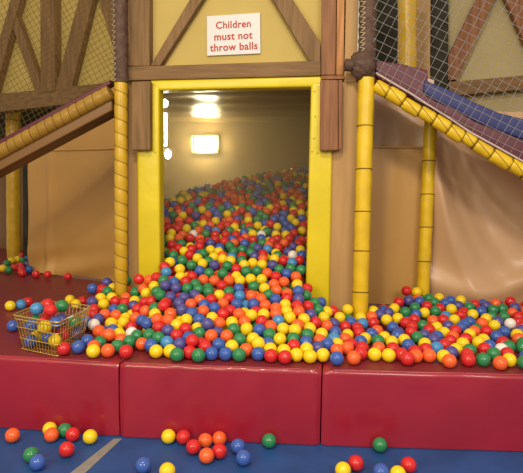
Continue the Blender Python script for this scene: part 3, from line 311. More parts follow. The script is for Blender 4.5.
BALLC = {'R': (.62, .022, .025), 'O': (.85, .125, .03), 'Y': (.86, .60, .015), 'G': (.030, .22, .085),
         'B': (.045, .11, .44), 'P': (.080, .075, .30), 'C': (.06, .25, .58), 'W': (.82, .76, .74)}
BALLN = {'R': 'red', 'O': 'orange', 'Y': 'yellow', 'G': 'green', 'B': 'blue', 'P': 'violet', 'C': 'azure', 'W': 'white'}
MB_ = {k: mat(BALLN[k].replace(' ', '_') + '_plastic', v, rough=.13, spec=.5, trans=.0) for k, v in BALLC.items()}
M = dict(
    red=mat('red_vinyl', (.31, .010, .028), .36, .45, bump=(.25, 9, .01), vary=(.10, 3), coat=.5),
    deck=mat('maroon_vinyl', (.19, .020, .030), .42, .4, bump=(.2, 14, .01)),
    blue=mat('blue_floor_mat', (.015, .068, .24), .5, .4, bump=(.15, 40, .004), vary=(.18, 5)),
    tape=mat('grey_tape', (.25, .23, .22), .6, .3, vary=(.1, 20)),
    yellow=mat('yellow_vinyl', (.66, .52, .010), .33, .5, bump=(.3, 9, .012), vary=(.08, 4)),
    gold=mat('yellow_wrapped_vinyl', (.56, .34, .018), .35, .5, bump=(.35, 14, .01), vary=(.10, 8)),
    gold2=mat('yellow_pole_padding', (.70, .46, .014), .38, .5, bump=(.35, 14, .01), vary=(.10, 8)),
    oldgold=mat('aged_yellow_padding', (.34, .19, .025), .38, .45, bump=(.3, 16, .01), vary=(.14, 8)),
    tie=mat('brown_tie_cord', (.16, .085, .015), .7, .2),
    timber=mat('stained_timber', (.195, .108, .046), .62, .25, grain=(14, 14, 1.1), vary=(.30, 3), bump=(.1, 30, .004)),
    timber2=mat('stained_cross_timber', (.195, .108, .046), .62, .25, grain=(1.1, 14, 14), vary=(.28, 3), bump=(.1, 30, .004)),
    timberR=mat('reddish_timber', (.23, .095, .040), .58, .3, grain=(14, 14, 1.1), vary=(.30, 3), bump=(.1, 30, .004)),
    timberLit=mat('side_lit_timber', (.44, .19, .062), .55, .3, grain=(16, 16, 1.0), vary=(.25, 3)),  # lighter orange: light on the upright's side put into the colour
    board=mat('tan_board', (.42, .25, .10), .6, .3, grain=(10, 10, 1.0), vary=(.10, 2)),
    cream=mat('cream_plaster', (.49, .365, .12), .85, .15, vary=(.06, 3), bump=(.1, 30, .004)),
    tan=mat('tan_vinyl', (.52, .29, .085), .42, .38, bump=(.2, 7, .012), vary=(.05, 2)),
    tanP=mat('fawn_vinyl', (.54, .335, .19), .33, .5, bump=(.2, 6, .012), vary=(.05, 2)),
    tanD=mat('brown_vinyl', (.21, .105, .035), .45, .35, bump=(.2, 7, .012), vary=(.06, 2)),
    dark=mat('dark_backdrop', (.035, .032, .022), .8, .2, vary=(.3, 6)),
    maroon=mat('maroon_padding', (.10, .017, .032), .45, .4, bump=(.2, 16, .006)),
    navy=mat('blue_padding', (.030, .036, .15), .5, .35, bump=(.2, 16, .006)),
    darkwrap=mat('dark_brown_wrap', (.10, .055, .040), .6, .3, bump=(.8, 60, .01), vary=(.3, 30)),
    lace=mat('cream_lacing', (.62, .52, .30), .6, .3),
    creamR=mat('dimmed_cream_plaster', (.45, .365, .19), .85, .15, vary=(.06, 3), bump=(.1, 30, .004)),  # cream for the right wall, its dimmer light put into the colour
    netD=mat('dark_net_cord', (.13, .09, .025), .8, .1),
    netL=mat('pale_net_cord', (.30, .28, .28), .7, .2),
    cord=mat('white_edge_cord', (.55, .45, .45), .6, .3),
    sign=mat('white_sign_board', (.62, .60, .62), .4, .4),
    ink=mat('red_sign_ink', (.42, .045, .030), .5, .3),
    screw=mat('pale_screw_head', (.7, .62, .5), .4, .5, metal=.5),
    brass=mat('yellow_plated_wire', (.75, .55, .14), .28, .6, metal=.75),
    chrome=mat('bright_steel_wire', (.80, .78, .76), .2, .6, metal=.85),
    roomwall=mat('room_wall_vinyl', (.24, .145, .045), .5, .35, bump=(.3, 3, .02), vary=(.12, 2)),
    roomceil=mat('room_ceiling_vinyl', (.20, .13, .05), .30, .45, bump=(.35, 2.2, .03), vary=(.1, 2)),
    lampshell=mat('lamp_housing', (.75, .6, .2), .35, .4),
    lamp=emit('lit_lamp_diffuser', (1, .84, .46), 125),
    tube=emit('glowing_reflection', (1, .97, .9), 9),  # glow imitating a reflection of the room lamp
)

# ------------------------------------------------------------------ mesh helpers
def link(name, bm, m, parent=None, smooth=False, loc=None, **props):
    me = bpy.data.meshes.new(name)
    bmesh.ops.recalc_face_normals(bm, faces=bm.faces)
    bm.to_mesh(me); bm.free()
    for mm in (m if isinstance(m, (list, tuple)) else [m]): me.materials.append(mm)
    if smooth:
        me.polygons.foreach_set('use_smooth', [True] * len(me.polygons))
        me.set_sharp_from_angle(angle=math.radians(50))
    o = bpy.data.objects.new(name, me); COL.objects.link(o)
    if parent is not None:
        o.parent = parent; o.matrix_parent_inverse = Matrix.Translation(-parent.location)
    for k, v in props.items(): o[k] = v
    return o
def thing(name, loc, label, category, group=None):
    o = bpy.data.objects.new(name, None); COL.objects.link(o); o.location = loc; o.empty_display_size = .05
    o['label'] = label; o['category'] = category
    if group: o['group'] = group
    return o
def bm_prism(poly, axis, bevel=0., segs=2, bm=None):
    """poly: list of Vectors (a flat outline); axis: the extrusion vector"""
    own = bmesh.new()
    a = [own.verts.new(p) for p in poly]; b = [own.verts.new(Vector(p) + axis) for p in poly]
    n = len(poly)
    own.faces.new(a); own.faces.new(b[::-1])
    for i in range(n): own.faces.new((a[i], b[i], b[(i + 1) % n], a[(i + 1) % n]))
    bmesh.ops.recalc_face_normals(own, faces=own.faces)
    if bevel: bmesh.ops.bevel(own, geom=list(own.edges), offset=bevel, segments=segs, profile=.6, affect='EDGES', clamp_overlap=True)
    if bm is None: return own
    me = bpy.data.meshes.new('tmp'); own.to_mesh(me); own.free(); bm.from_mesh(me); bpy.data.meshes.remove(me)
    return bm
def box(x0, x1, y0, y1, z0, z1, bevel=0., segs=2, bm=None):
    return bm_prism([Vector((x0, y0, z0)), Vector((x1, y0, z0)), Vector((x1, y0, z1)), Vector((x0, y0, z1))], Vector((0, y1 - y0, 0)), bevel, segs, bm)
def tube(pts, rad, n=8, bm=None, cap=True):
    bm = bm or bmesh.new(); pts = [Vector(p) for p in pts]; rings = []
    N = len(pts)
    for i, p in enumerate(pts):
        t = (pts[min(i + 1, N - 1)] - pts[max(i - 1, 0)]).normalized()
        up = Vector((0, 0, 1)) if abs(t.z) < .9 else Vector((1, 0, 0))
        u = t.cross(up).normalized(); v = t.cross(u)
        ring = []
        for k in range(n):
            a = 2 * PI * k / n
            rr = rad(i / (N - 1), a) if callable(rad) else rad
            ring.append(bm.verts.new(p + (u * math.cos(a) + v * math.sin(a)) * rr))
        rings.append(ring)
    for i in range(N - 1):
        for k in range(n):
            bm.faces.new((rings[i][k], rings[i][(k + 1) % n], rings[i + 1][(k + 1) % n], rings[i + 1][k]))
    if cap: bm.faces.new(rings[0][::-1]); bm.faces.new(rings[-1])
    return bm
def line(a, b, n): return [Vector(a).lerp(Vector(b), i / n) for i in range(n + 1)]
def sheet(corners, nu, nv, fold, thick=.004):
    """hanging vinyl: a grid between four corners (tl, tr, br, bl) with real folds and a thickness"""
    tl, tr, br, bl = [Vector(c) for c in corners]
    nrm = (tr - tl).cross(bl - tl).normalized()
    if nrm.y > 0: nrm = -nrm
    bm = bmesh.new(); lay = []
    for s in (0, 1):
        g = []
        for j in range(nv + 1):
            v = j / nv; a = tl.lerp(bl, v); b = tr.lerp(br, v)
            g.append([bm.verts.new(a.lerp(b, i / nu) + nrm * (fold(i / nu, v) - s * thick)) for i in range(nu + 1)])
        lay.append(g)
    for s in (0, 1):
        for j in range(nv):
            for i in range(nu):
                bm.faces.new((lay[s][j][i], lay[s][j][i + 1], lay[s][j + 1][i + 1], lay[s][j + 1][i]))
    for j in range(nv):
        for i in (0, nu): bm.faces.new((lay[0][j][i], lay[0][j + 1][i], lay[1][j + 1][i], lay[1][j][i]))
    for i in range(nu):
        for j in (0, nv): bm.faces.new((lay[0][j][i], lay[0][j][i + 1], lay[1][j][i + 1], lay[1][j][i]))
    return bm
def net(poly, p0, ux, uy, cell, ang, rad, sag=.012):
    """knotted net clipped to a convex outline (2-D points along ux, uy from p0)"""
    bm = bmesh.new()
    poly = [Vector((p[0], p[1])) for p in poly]
    c = sum(poly, Vector((0, 0))) / len(poly); R = max((p - c).length for p in poly)
    for fam in (0, 1):
        a = ang + fam * PI / 2; d = Vector((math.cos(a), math.sin(a))); nn = Vector((-d.y, d.x))
        k = -int(R / cell)
        while k * cell < R:
            o = c + nn * (k * cell); t0, t1 = -R * 2, R * 2; ok = True
            for i in range(len(poly)):
                e0, e1 = poly[i], poly[(i + 1) % len(poly)]; e = e1 - e0; en = Vector((-e.y, e.x))
                if en.dot(c - e0) < 0: en = -en
                den = en.dot(d); num = en.dot(e0 - o)
                if abs(den) < 1e-9:
                    if num > 0: ok = False
                elif den > 0: t0 = max(t0, num / den)
                else: t1 = min(t1, num / den)
            if ok and t1 - t0 > .02:
                n = max(2, int((t1 - t0) / .12)); pts = []
                for i in range(n + 1):
                    q = o + d * (t0 + (t1 - t0) * i / n)
                    w = ux * q.x + uy * q.y
                    off = ux.cross(uy).normalized() * (sag * math.sin(q.x * 5.1 + 1.3 * k * .2) * math.cos(q.y * 4.3)) + ux * (.008 * math.sin(q.y * 9 + k))
                    pts.append(p0 + w + off)
                tube(pts, rad, 4, bm)
            k += 1
    return bm
def struct(name, bm, m, smooth=False): return link(name, bm, m, None, smooth, kind='structure')

ZD = .38            # top of the padded platform
# ------------------------------------------------------------------ floor and platform
struct('floor', box(-6, 5, -2.5, 6.9, -.05, 0), M['blue'])
ed = [onz(0, 356, ZD), onz(118, 363, ZD), onz(322, 370, ZD), onz(523, 375, ZD)]
ed[0] = ed[1] + (ed[0] - ed[1]) * 6; ed[3] = ed[2] + (ed[3] - ed[2]) * 2.2
lab = ['red padded platform block at left, under the wire basket',
       'red padded platform block in the middle, below the doorway between the two seams',
       'red padded platform block at right, below the slide, right of the second seam']
YB = [6.9, 3.46, 3.46]
def padded_block(a, b, yb, label):
    g = .003; a = a + Vector((g, 0, 0)); b = b - Vector((g, 0, 0))
    t = thing('padded_block', (a + b) / 2 * 1.0, label, 'platform pad', 'red padded blocks of the platform edge')
    t.location.z = 0
    n = 72; prof = []
    r = .024
    for i in range(7):                                 # rounded front top edge
        an = PI / 2 * i / 6; prof.append((r - r * math.cos(an), ZD - r + r * math.sin(an)))
    front = [(0, .004)] + [(-.006 * math.sin(PI * k / 8), .004 + (ZD - r - .004) * k / 8) for k in range(1, 8)] + prof
    bm = bmesh.new(); rows = []
    for i in range(n + 1):
        u = i / n; p = a.lerp(b, u); e = min(u, 1 - u) * (b - a).length
        inset = .014 * math.exp(-e / .012)              # the cover rolls in at the seams
        wob = .0025 * math.sin(u * 23) + .002 * math.sin(u * 41 + 1) + .005 * math.sin(e * 150) * math.exp(-e / .05)
        rows.append([bm.verts.new((p.x, p.y + q + inset + (wob if z > .3 else 0), z - (inset * .7 if z > .3 else 0))) for q, z in front]
                    + [bm.verts.new((p.x, yb, ZD - inset * .5)), bm.verts.new((p.x, yb, .004))])
    m = len(rows[0])
    for i in range(n):
        for k in range(m): bm.faces.new((rows[i][k], rows[i + 1][k], rows[i + 1][(k + 1) % m], rows[i][(k + 1) % m]))
    bm.faces.new(rows[0]); bm.faces.new(rows[-1][::-1])
    for f in bm.faces:
        c = f.calc_center_median()
        f.material_index = 1 if (c.z > ZD - .004) else 0
    link('cover', bm, [M['red'], M['deck']], t, True)
    # stitched piping along the top front edge
    pp = [a.lerp(b, i / 40) + Vector((0, .012 + .0025 * math.sin(i * .6), -.0035)) for i in range(1, 40)]
    link('piping', tube(pp, .0035, 6), M['red'], t, True)
    return t
for i in range(3): padded_block(ed[i], ed[i + 1], YB[i], lab[i])
# deck behind the two right blocks, inside the doorway and under the hanging sheets
struct('trim_1', box(ed[1].x + .004, 3.2, 3.463, 6.9, .004, ZD - .002), M['deck'])

tp = [onz(114, 439, 0), onz(122, 439, 0), onz(78, 480, 0), onz(62, 480, 0)]
tb = bm_prism([Vector((p.x, p.y, .0008)) for p in tp], Vector((0, 0, .0015)))
link('floor_tape', tb, M['tape'], label='grey tape line on the blue floor mat running to the left seam', category='tape')

# ------------------------------------------------------------------ front wall of the ball room
YF = 3.52
def X(px, y, py=150): return ony(px, py, y).x
def Z(py, y, px=240): return ony(px, py, y).z
zt = 2.95
zbeam0, zbeam1 = Z(79, 3.56), Z(63, 3.56)
# cream plaster panel above the door and tan boards left and right
struct('wall_front', box(X(126, 3.6), X(345, 3.6), 3.62, 3.68, Z(84, 3.6), zt), M['cream'])
struct('trim_2', box(X(126, 3.58), X(150, 3.58), 3.60, 3.72, ZD, Z(84, 3.6) - .002), M['board'])
struct('trim_3', box(X(326, 3.57, 230), X(357, 3.56, 150), 3.57, 3.72, ZD, Z(84, 3.6) - .002, .006), M['board'])
struct('trim_4', box(X(345.5, 3.58, 20), X(358, 3.58, 20), 3.58, 3.66, Z(84, 3.6), zt, .004), M['board'])
def beam(n, pts, depth, y, m, bevel=.006):
    """timber: outline in the wall plane y, given thickness into the wall"""
    P = [ony(px, py, y) for px, py in pts]
    struct('trim_%d' % n, bm_prism(P, Vector((0, depth, 0)), bevel), m)
beam(5, [(127, -70), (149.5, -70), (149.5, 66), (127, 66)], .07, 3.55, M['timber'])                       # upright, left
beam(6, [(321.5, -70), (337, -70), (335.5, 75), (321, 75)], .07, 3.55, M['timberR'])                      # upright, right
beam(7, [(337.6, -70), (345.5, -70), (343.5, 75), (336, 75)], .05, 3.565, M['timberLit'])                  # its flank, side light put into the colour
beam(8, [(127, 66.6), (320.6, 60.3), (320.6, 75.5), (127, 80.5)], .075, 3.545, M['timber2'])                # cross beam
beam(9, [(321, 75.6), (344, 75.2), (344, 79), (321, 79.3)], .06, 3.55, M['timberR'], .003)
beam(10, [(150, 65.8), (160, 65.5), (207, -8), (194, -8)], .06, 3.56, M['timber'])                        # braces
beam(11, [(320.5, 62), (320.5, 43), (288, -8), (268, -8), (309, 60.5)], .06, 3.56, M['timber'])
beam(12, [(131.5, 81.5), (150, 81), (150, 150), (131.5, 150)], .055, 3.49, M['timber'], .008)             # hanging posts over the pads
beam(13, [(320, 79.8), (338, 79.8), (338, 150), (319.5, 151)], .055, 3.49, M['timberR'], .008)
beam(14, [(338.4, 79.8), (342.5, 79.8), (341.5, 149), (338.4, 150)], .045, 3.50, M['timberR'], .006)

# yellow padded door frame
df = thing('padded_door_frame', (X(235, 3.6), 3.6, ZD), 'yellow padded frame around the doorway of the ball room', 'door frame')
def puff(x0, x1, y0, y1, z0, z1): return box(x0, x1, y0, y1, z0, z1, .022, 4)
zl = Z(84, 3.55, 155)
link('side_pad', puff(X(137, 3.55, 200), X(159.5, 3.55, 200), 3.548, 3.66, ZD, zl - .004), M['yellow'], df, True)
rp = [ony(312, 80, 3.548), ony(334, 80, 3.548), ony(329.5, 290, 3.548), ony(305.5, 290, 3.548)]
rp[0].x = X(309.5, 3.548, 150); rp[1].z = rp[0].z = zl; rp[2].z = rp[3].z = ZD; k = .28
rp[2].x += (rp[2].x - rp[1].x) * .35; rp[3].x += (rp[3].x - rp[0].x) * .2
link('side_pad', bm_prism(rp, Vector((0, .152, 0)), .022, 4), M['yellow'], df, True)
tpd = [ony(150, 90.5, 3.555), ony(150, 80, 3.555), ony(321.5, 76, 3.555), ony(321.5, 86.5, 3.555)]
link('head_pad', bm_prism(tpd, Vector((0, .13, 0)), .016, 3), M['yellow'], df, True)
for (px, py) in ((314.5, 91), (315, 116), (314, 138), (312, 151), (155, 152), (147, 152.5), (317, 153)):
    c = ony(px, py, 3.545); bm = bmesh.new()
    bmesh.ops.create_uvsphere(bm, u_segments=10, v_segments=6, radius=.007, matrix=Matrix.Translation(c) @ Matrix.Scale(.5, 4, (0, 1, 0)))
    link('stud', bm, M['yellow'], df, True)

# sign
sg = thing('wall_sign', ony(233, 34, 3.612), 'white sign with red lettering on the cream panel above the doorway', 'sign')
sc = [ony(206.7, 16.2, 3.605), ony(260, 12.6, 3.605), ony(260.4, 53.4, 3.605), ony(207, 55.8, 3.605)]
link('board', bm_prism(sc, Vector((0, .012, 0)), .002), M['sign'], sg)
ux = (sc[1] - sc[0] + sc[2] - sc[3]).normalized(); uz = Vector((0, -1, 0)).cross(ux) * -1
if uz.z < 0: uz = -uz
def text_mesh(txt):
    cu = bpy.data.curves.new('lettering', 'FONT'); cu.body = txt; cu.size = 1; cu.offset = .023; cu.extrude = .01; cu.space_character = 1.06
    to = bpy.data.objects.new('lettering', cu); COL.objects.link(to)
    dg = bpy.context.evaluated_depsgraph_get(); me = bpy.data.meshes.new_from_object(to.evaluated_get(dg))
    bpy.data.objects.remove(to); bpy.data.curves.remove(cu)
    xs = [v.co.x for v in me.vertices]
    return me, min(xs), max(xs)
pxm = (sc[1] - sc[0]).length / 53.4
for txt, w, (cx, cy) in (('Children', 35, (233.3, 24.2)), ('must not', 38.5, (233.3, 35.7)), ('throw balls', 48, (233.6, 46.5))):
    me, lo, hi = text_mesh(txt); bpy.data.meshes.remove(me); letter_scale = w * pxm / (hi - lo); line_center = ony(cx, cy, 3.605)
    words = txt.split()
    for q, word in enumerate(words):
        me, l2, h2 = text_mesh(word); off = -l2 - (hi - lo) / 2 if q == 0 else -h2 + (hi - lo) / 2
        for v in me.vertices:
            v.co = line_center + ux * ((v.co.x + off) * letter_scale) + uz * ((v.co.y - .36) * letter_scale) + Vector((0, -1, 0)) * (.0012 + v.co.z * letter_scale * .05)
        bm = bmesh.new(); bm.from_mesh(me); bpy.data.meshes.remove(me)
        link('lettering', bm, M['ink'], sg, label='red word reading ' + word)

# ------------------------------------------------------------------ the ball room behind the doorway
zc = 1.985
RL = [(-1.44, 3.722), (-1.93, 4.80), (-2.25, 6.80)]     # the room's left wall runs back at an angle beside the left bay
def wall_path(p, q, th, z0, z1):
    p, q = Vector((*p, z0)), Vector((*q, z0)); d = (q - p).normalized(); n_ = Vector((-d.y, d.x, 0)) * th
    return bm_prism([p, q, q + n_, p + n_], Vector((0, 0, z1 - z0)))
struct('wall_back', box(-2.31, .12, 6.802, 6.86, ZD, zc), M['roomwall'])
wl = wall_path(RL[0], RL[1], .05, ZD + .004, zc); w2 = wall_path(RL[1], RL[2], .05, ZD + .004, zc)
wl.verts.ensure_lookup_table(); struct('wall_inner_left', wl, M['roomwall']); struct('wall_inner_back_left', w2, M['roomwall'])
struct('wall_inner_right', box(.06, .115, 3.722, 6.80, ZD, zc), M['roomwall'])
bm = bmesh.new(); gx, gy = 24, 40; g = []
for j in range(gy + 1):
    g.append([bm.verts.new((-1.44 - .85 * j / gy + (1.555 + .85 * j / gy) * i / gx, 3.73 + 3.12 * j / gy, zc + .012 * math.sin(j * .9) + .006 * math.sin(i * .8 + j * .3))) for i in range(gx + 1)])
for j in range(gy):
    for i in range(gx): bm.faces.new((g[j][i], g[j][i + 1], g[j + 1][i + 1], g[j + 1][i]))
ex = bmesh.ops.extrude_face_region(bm, geom=list(bm.faces))
for v in [e for e in ex['geom'] if isinstance(e, bmesh.types.BMVert)]: v.co.z = zc + .08
struct('ceiling', bm, M['roomceil'], True)
lp = ony(205, 144, 6.7)
lm = thing('bulkhead_lamp', lp, 'lit bulkhead lamp on the back wall inside the ball room', 'lamp')
link('housing', box(lp.x - .155, lp.x + .155, 6.74, 6.8015, lp.z - .115, lp.z + .115, .02, 3), M['lampshell'], lm, True)
link('diffuser', box(lp.x - .115, lp.x + .115, 6.66, 6.741, lp.z - .065, lp.z + .065, .025, 4), M['lamp'], lm, True)
for s in (-1, 1):
    pts = [(lp.x + s * (.150 + .02 * math.cos(a)), 6.70 , lp.z + .10 * math.sin(a)) for a in [PI * (i / 10 - .5) for i in range(11)]]
    link('guard', tube(pts, .009, 8), M['lampshell'], lm, True)
# added glowing strip imitating the lamp's reflection, left inner side of the doorway
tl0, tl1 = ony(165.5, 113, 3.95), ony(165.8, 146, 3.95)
tt = thing('reflection_glow', (tl0 + tl1) / 2 + Vector((-.04, .02, 0)), 'slim glowing white strip imitating a lamp reflection at the left inside the doorway', 'lamp')
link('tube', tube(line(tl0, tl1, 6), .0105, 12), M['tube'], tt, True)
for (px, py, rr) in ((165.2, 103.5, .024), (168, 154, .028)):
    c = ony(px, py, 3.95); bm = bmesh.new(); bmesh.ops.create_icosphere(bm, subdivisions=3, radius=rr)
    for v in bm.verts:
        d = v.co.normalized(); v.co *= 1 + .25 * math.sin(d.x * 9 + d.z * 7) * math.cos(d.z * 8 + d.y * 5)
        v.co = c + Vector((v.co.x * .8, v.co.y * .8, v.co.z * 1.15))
    link('glow_end', bm, M['tube'], tt, True)
link('added_bracket', box(tl0.x - .05, tl0.x - .02, 3.95, 3.98, tl1.z - .06, tl0.z + .06, .004), M['lampshell'], tt)

# ------------------------------------------------------------------ padded poles
def pole(name, top, bot, r, label, twist=None, ties=(), m=None, group=None):
    t = thing(name, bot, label, 'pole', group); N = 110; L = (Vector(top) - Vector(bot)).length
    if twist:
        f = lambda u, a: r * (.97 + .075 * (1 - abs(2 * ((u * L / twist + a / (2 * PI)) % 1) - 1) ** 3))
    else:
        f = lambda u, a: r * (1 + .02 * math.sin(u * 40 + 2 * a) + .012 * math.sin(u * 90 + a))
    link('padding', tube(line(bot, top, N), f, 20), m, t, True)
    d = Vector(top) - Vector(bot)
    if twist:
        n = int(L / twist * 16); ph = []
        u1 = d.normalized().cross(Vector((1, 0, 0))).normalized(); u2 = d.normalized().cross(u1)
        # cord lying in the groove of the wrap
        tdir = d.normalized(); up = Vector((1, 0, 0)) if abs(tdir.z) > .9 else Vector((0, 0, 1))
        ua = tdir.cross(up).normalized(); va = tdir.cross(ua)
        for i in range(n + 1):
            s = i / n; a = -2 * PI * (s * L / twist)
            ph.append(Vector(bot) + d * s + (ua * math.cos(a) + va * math.sin(a)) * r * .985)
        link('cord', tube(ph, .0028, 5), M['tie'], t, True)
    for s in ties:
        c = Vector(bot) + d * s; bm = bmesh.new(); td = d.normalized(); ua = td.cross(Vector((0, 1, 0))).normalized(); va = td.cross(ua)
        ring = [c + (ua * math.cos(2 * PI * k / 20) + va * math.sin(2 * PI * k / 20)) * r * 1.015 + td * .006 * math.sin(2 * PI * k / 20) for k in range(21)]
        link('tie', tube(ring, .0034, 6), M['tie'], t, True)
        # a loose strand running down the pad
        st = [c - td * (.015 + .14 * q) + (ua * math.cos(-2.2 + 1.5 * q) + va * math.sin(-2.2 + 1.5 * q)) * r * 1.02 for q in [i / 8 for i in range(9)]]
        link('strand', tube(st, .0018, 5), M['tie'], t, True)
    return t
pl0, pl1 = ony(121, 83, 3.50), ony(121, 285, 3.50); pl1 = pl0 + (pl1 - pl0) * ((ZD - pl0.z) / (pl1.z - pl0.z))
pole('padded_pole', pl0, pl1, .041, 'yellow padded pole with spiral wrap, left of the doorway', twist=.088, m=M['gold'])
pr0, pr1 = ony(366.5, 78, 3.50), ony(360.2, 305, 3.50); pr1 = pr0 + (pr1 - pr0) * ((ZD - pr0.z) / (pr1.z - pr0.z))
pole('padded_pole', pr0, pr1, .049, 'yellow padded pole right of the doorway, holding the top of the slide', ties=(.02, .14, .31, .47, .64, .81), m=M['gold2'])
pb0, pb1 = ony(431, 118, 4.0), ony(423, 292, 4.0); pb1 = pb0 + (pb1 - pb0) * ((ZD - pb0.z) / (pb1.z - pb0.z))
pole('padded_pole', pb0, pb1, .044, 'yellow padded pole between the two hanging sheets under the slide', ties=(.08, .26, .44, .61, .78), m=M['gold2'])
pf0, pf1 = ony(3, 105, 5.75), ony(14, 255, 5.75); pf0 = ony(13, 105, 5.75); pf1 = pf0 + (pf1 - pf0) * ((ZD - pf0.z) / (pf1.z - pf0.z))
pole('padded_pole', pf0, pf1, .075, 'yellow padded pole far back at the left edge, behind the ramp', m=M['gold'], ties=(.9,))
pu0, pu1 = ony(407.5, -30, 4.5), ony(407, 70, 4.5); pu1 = pu0 + (pu1 - pu0) * ((ZD - pu0.z) / (pu1.z - pu0.z))
pole('padded_pole', pu0, pu1, .070, 'yellow padded pole behind the net above the top of the slide', m=M['gold'])

# dark wrapped upper poles that carry the nets
def upper_pole(a, b, r, label):
    t = thing('wrapped_pole', b, label, 'pole', 'dark net poles')
    link('wrap', tube(line(b, a, 60), lambda u, an: r * (1 + .05 * math.sin(u * 70 + 3 * an) + .03 * math.sin(u * 120 + an)), 16), M['darkwrap'], t, True)
    d = Vector(a) - Vector(b); z = []
    for i in range(70):
        s = i / 69; an = -.55 + .35 * math.sin(i * 2.1); z.append(Vector(b) + d * s + Vector((math.sin(an) * r * 1.12, -math.cos(an) * r * 1.12, 0)))
    link('lacing', tube(z, .0022, 5), M['lace'], t, True)
    return t
upper_pole(ony(119, -40, 3.50), pl0 + Vector((0, 0, .004)), .046, 'dark wrapped pole with net lacing above the left yellow pole')
upper_pole(ony(369, -40, 3.50), pr0 + Vector((0, 0, .004)), .052, 'dark wrapped pole with net lacing above the right yellow pole')
kn = thing('joint_wrap', ony(362, 65, 3.46), 'dark brown bundled wrap on the right pole at the top of the slide', 'joint wrap')
bm = bmesh.new(); bmesh.ops.create_icosphere(bm, subdivisions=4, radius=1)
kc = ony(362.5, 65, 3.48)
for v in bm.verts:
    d = v.co.copy(); q = 1 + .09 * math.sin(d.x * 5 + d.z * 3) * math.cos(d.z * 6 + d.y * 4) + .04 * math.sin(d.z * 17 + d.x * 9)
    v.co = kc + Vector((d.x * .078 * q, d.y * .07 * q, d.z * .085 * q))
link('bundle', bm, M['darkwrap'], kn, True)
link('pipe_end', tube(line(kc + Vector((-.06, -.01, -.005)), kc + Vector((-.105, -.015, 0)), 4), .036, 14), M['darkwrap'], kn, True)

# ------------------------------------------------------------------ left bay
P0, P1 = onz(33, 273, ZD), onz(115, 283, ZD)
du = (P1 - P0); du.z = 0; du.normalize(); nl = Vector((du.y, -du.x, 0))          # towards the hall
def L(px, py, off=0.): return onpl(px, py, P0 - nl * off, nl)
# lower hanging sheet
def foldC(u, v):
    f = .012 * math.sin(u * 6 + 1) + .055 * math.exp(-((u - .27) / .035) ** 2) * (.3 + .7 * v) - .03 * math.exp(-((u - .19) / .05) ** 2) * v
    f += .035 * math.sin((u * 1.2 + v * 5.0) * 5) * max(0, v - .72) * 3 * (1 - abs(u - .5))
    f += .010 * math.sin(v * 9 + u * 3) * .4
    return f
c = [L(29, 151), L(117, 148.5), L(117, 282), L(29, 271)]
for p in c[2:]: p.z = ZD + .012
cz = thing('hanging_sheet', (c[2] + c[3]) / 2, 'tan vinyl sheet hanging under the ramp left of the doorway', 'sheet', None)
link('vinyl', sheet(c, 60, 50, foldC), M['tan'], cz, True)
link('hem', tube([p + nl * (.006 + foldC(i / 30, 0)) for i, p in enumerate(line(c[0], c[1], 30))], .009, 6), M['tan'], cz, True)
# upper panel behind it, up to the ramp
c2 = [L(24, 140, .06), L(117, 85, .06), L(117, 152, .06), L(24, 156, .06)]
link('upper_panel', sheet(c2, 20, 12, lambda u, v: .008 * math.sin(u * 7) * v), M['tan'], label='tan vinyl panel filling the triangle between the left sheet and the ramp', category='panel')
# back of the bay
def lwall(name, pts, off, th, m, kind=True):
    struct(name, bm_prism([L(px, py, off) for px, py in pts], -nl * th, .004), m)
lwall('wall_left', [(-160, -60), (122, -60), (122, 84), (-160, 113)], .20, .06, M['cream'])
lwall('trim_15', [(-160, 110.5), (122, 81), (122, 98), (-160, 130)], .12, .12, M['timber2'])
lwall('trim_16', [(40, -60), (53.5, -60), (54.5, 91), (40.5, 92)], .11, .08, M['timber'])
lwall('trim_17', [(101, -34), (87, -34), (55, 90), (71, 89)], .13, .06, M['timber'])
lwall('trim_18', [(88, -34), (102, -34), (124, 46), (124, 82)], .135, .055, M['timber'])
lwall('trim_19', [(27, -60), (36, -60), (-6, 94), (-16, 94)], .12, .07, M['timber'])
lwall('trim_20', [(7, 12), (16, 14), (43, 90), (35, 91)], .13, .06, M['timber'])
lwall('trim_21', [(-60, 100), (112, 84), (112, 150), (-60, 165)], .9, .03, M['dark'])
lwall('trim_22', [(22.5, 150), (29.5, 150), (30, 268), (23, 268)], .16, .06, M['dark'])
# tan back sheet behind the far pole
q = [onpl(-60, 118, P0 - nl * 1.1, nl), onpl(60, 118, P0 - nl * 1.1, nl)]
q += [Vector((q[1].x, q[1].y, ZD)), Vector((q[0].x, q[0].y, ZD))]
link('back_sheet', sheet(q, 24, 10, lambda u, v: .02 * math.sin(u * 26)), M['tanD'], None, True, label='brown vinyl sheet behind the far left pole in the corner', category='sheet')

# ramp with its padded rail
YR = 3.5
ra, rb = ony(116, 97, YR), ony(-190, 262.5, YR)
rt = thing('ramp', (ra + rb) / 2, 'ramp sloping down to the left with a gold padded rail', 'ramp')
dr = (ra - rb).normalized(); upn = Vector((0, -1, 0)).cross(dr); upn = upn if upn.z > 0 else -upn
Lr = (ra - rb).length
link('rail_padding', tube(line(rb + Vector((0, 0, .05)), ra + Vector((-.035, 0, .03)), 140), lambda u, a: .047 * (.95 + .09 * (1 - abs(2 * ((u * Lr / .062) % 1) - 1) ** 4)), 18), M['oldgold'], rt, True)
n = int(Lr / .062)
for k in range(1, n):
    c_ = (rb + Vector((0, 0, .05))).lerp(ra + Vector((-.035, 0, .03)), k * .062 / Lr); va = dr.cross(upn)
    ring = [c_ + (upn * math.cos(2 * PI * i / 16) + va * math.sin(2 * PI * i / 16)) * .047 + dr * .008 * math.cos(2 * PI * i / 16) for i in range(17)]
    link('tie', tube(ring, .0025, 5), M['tie'], rt, True)
w0 = Vector((0, .02, 0))
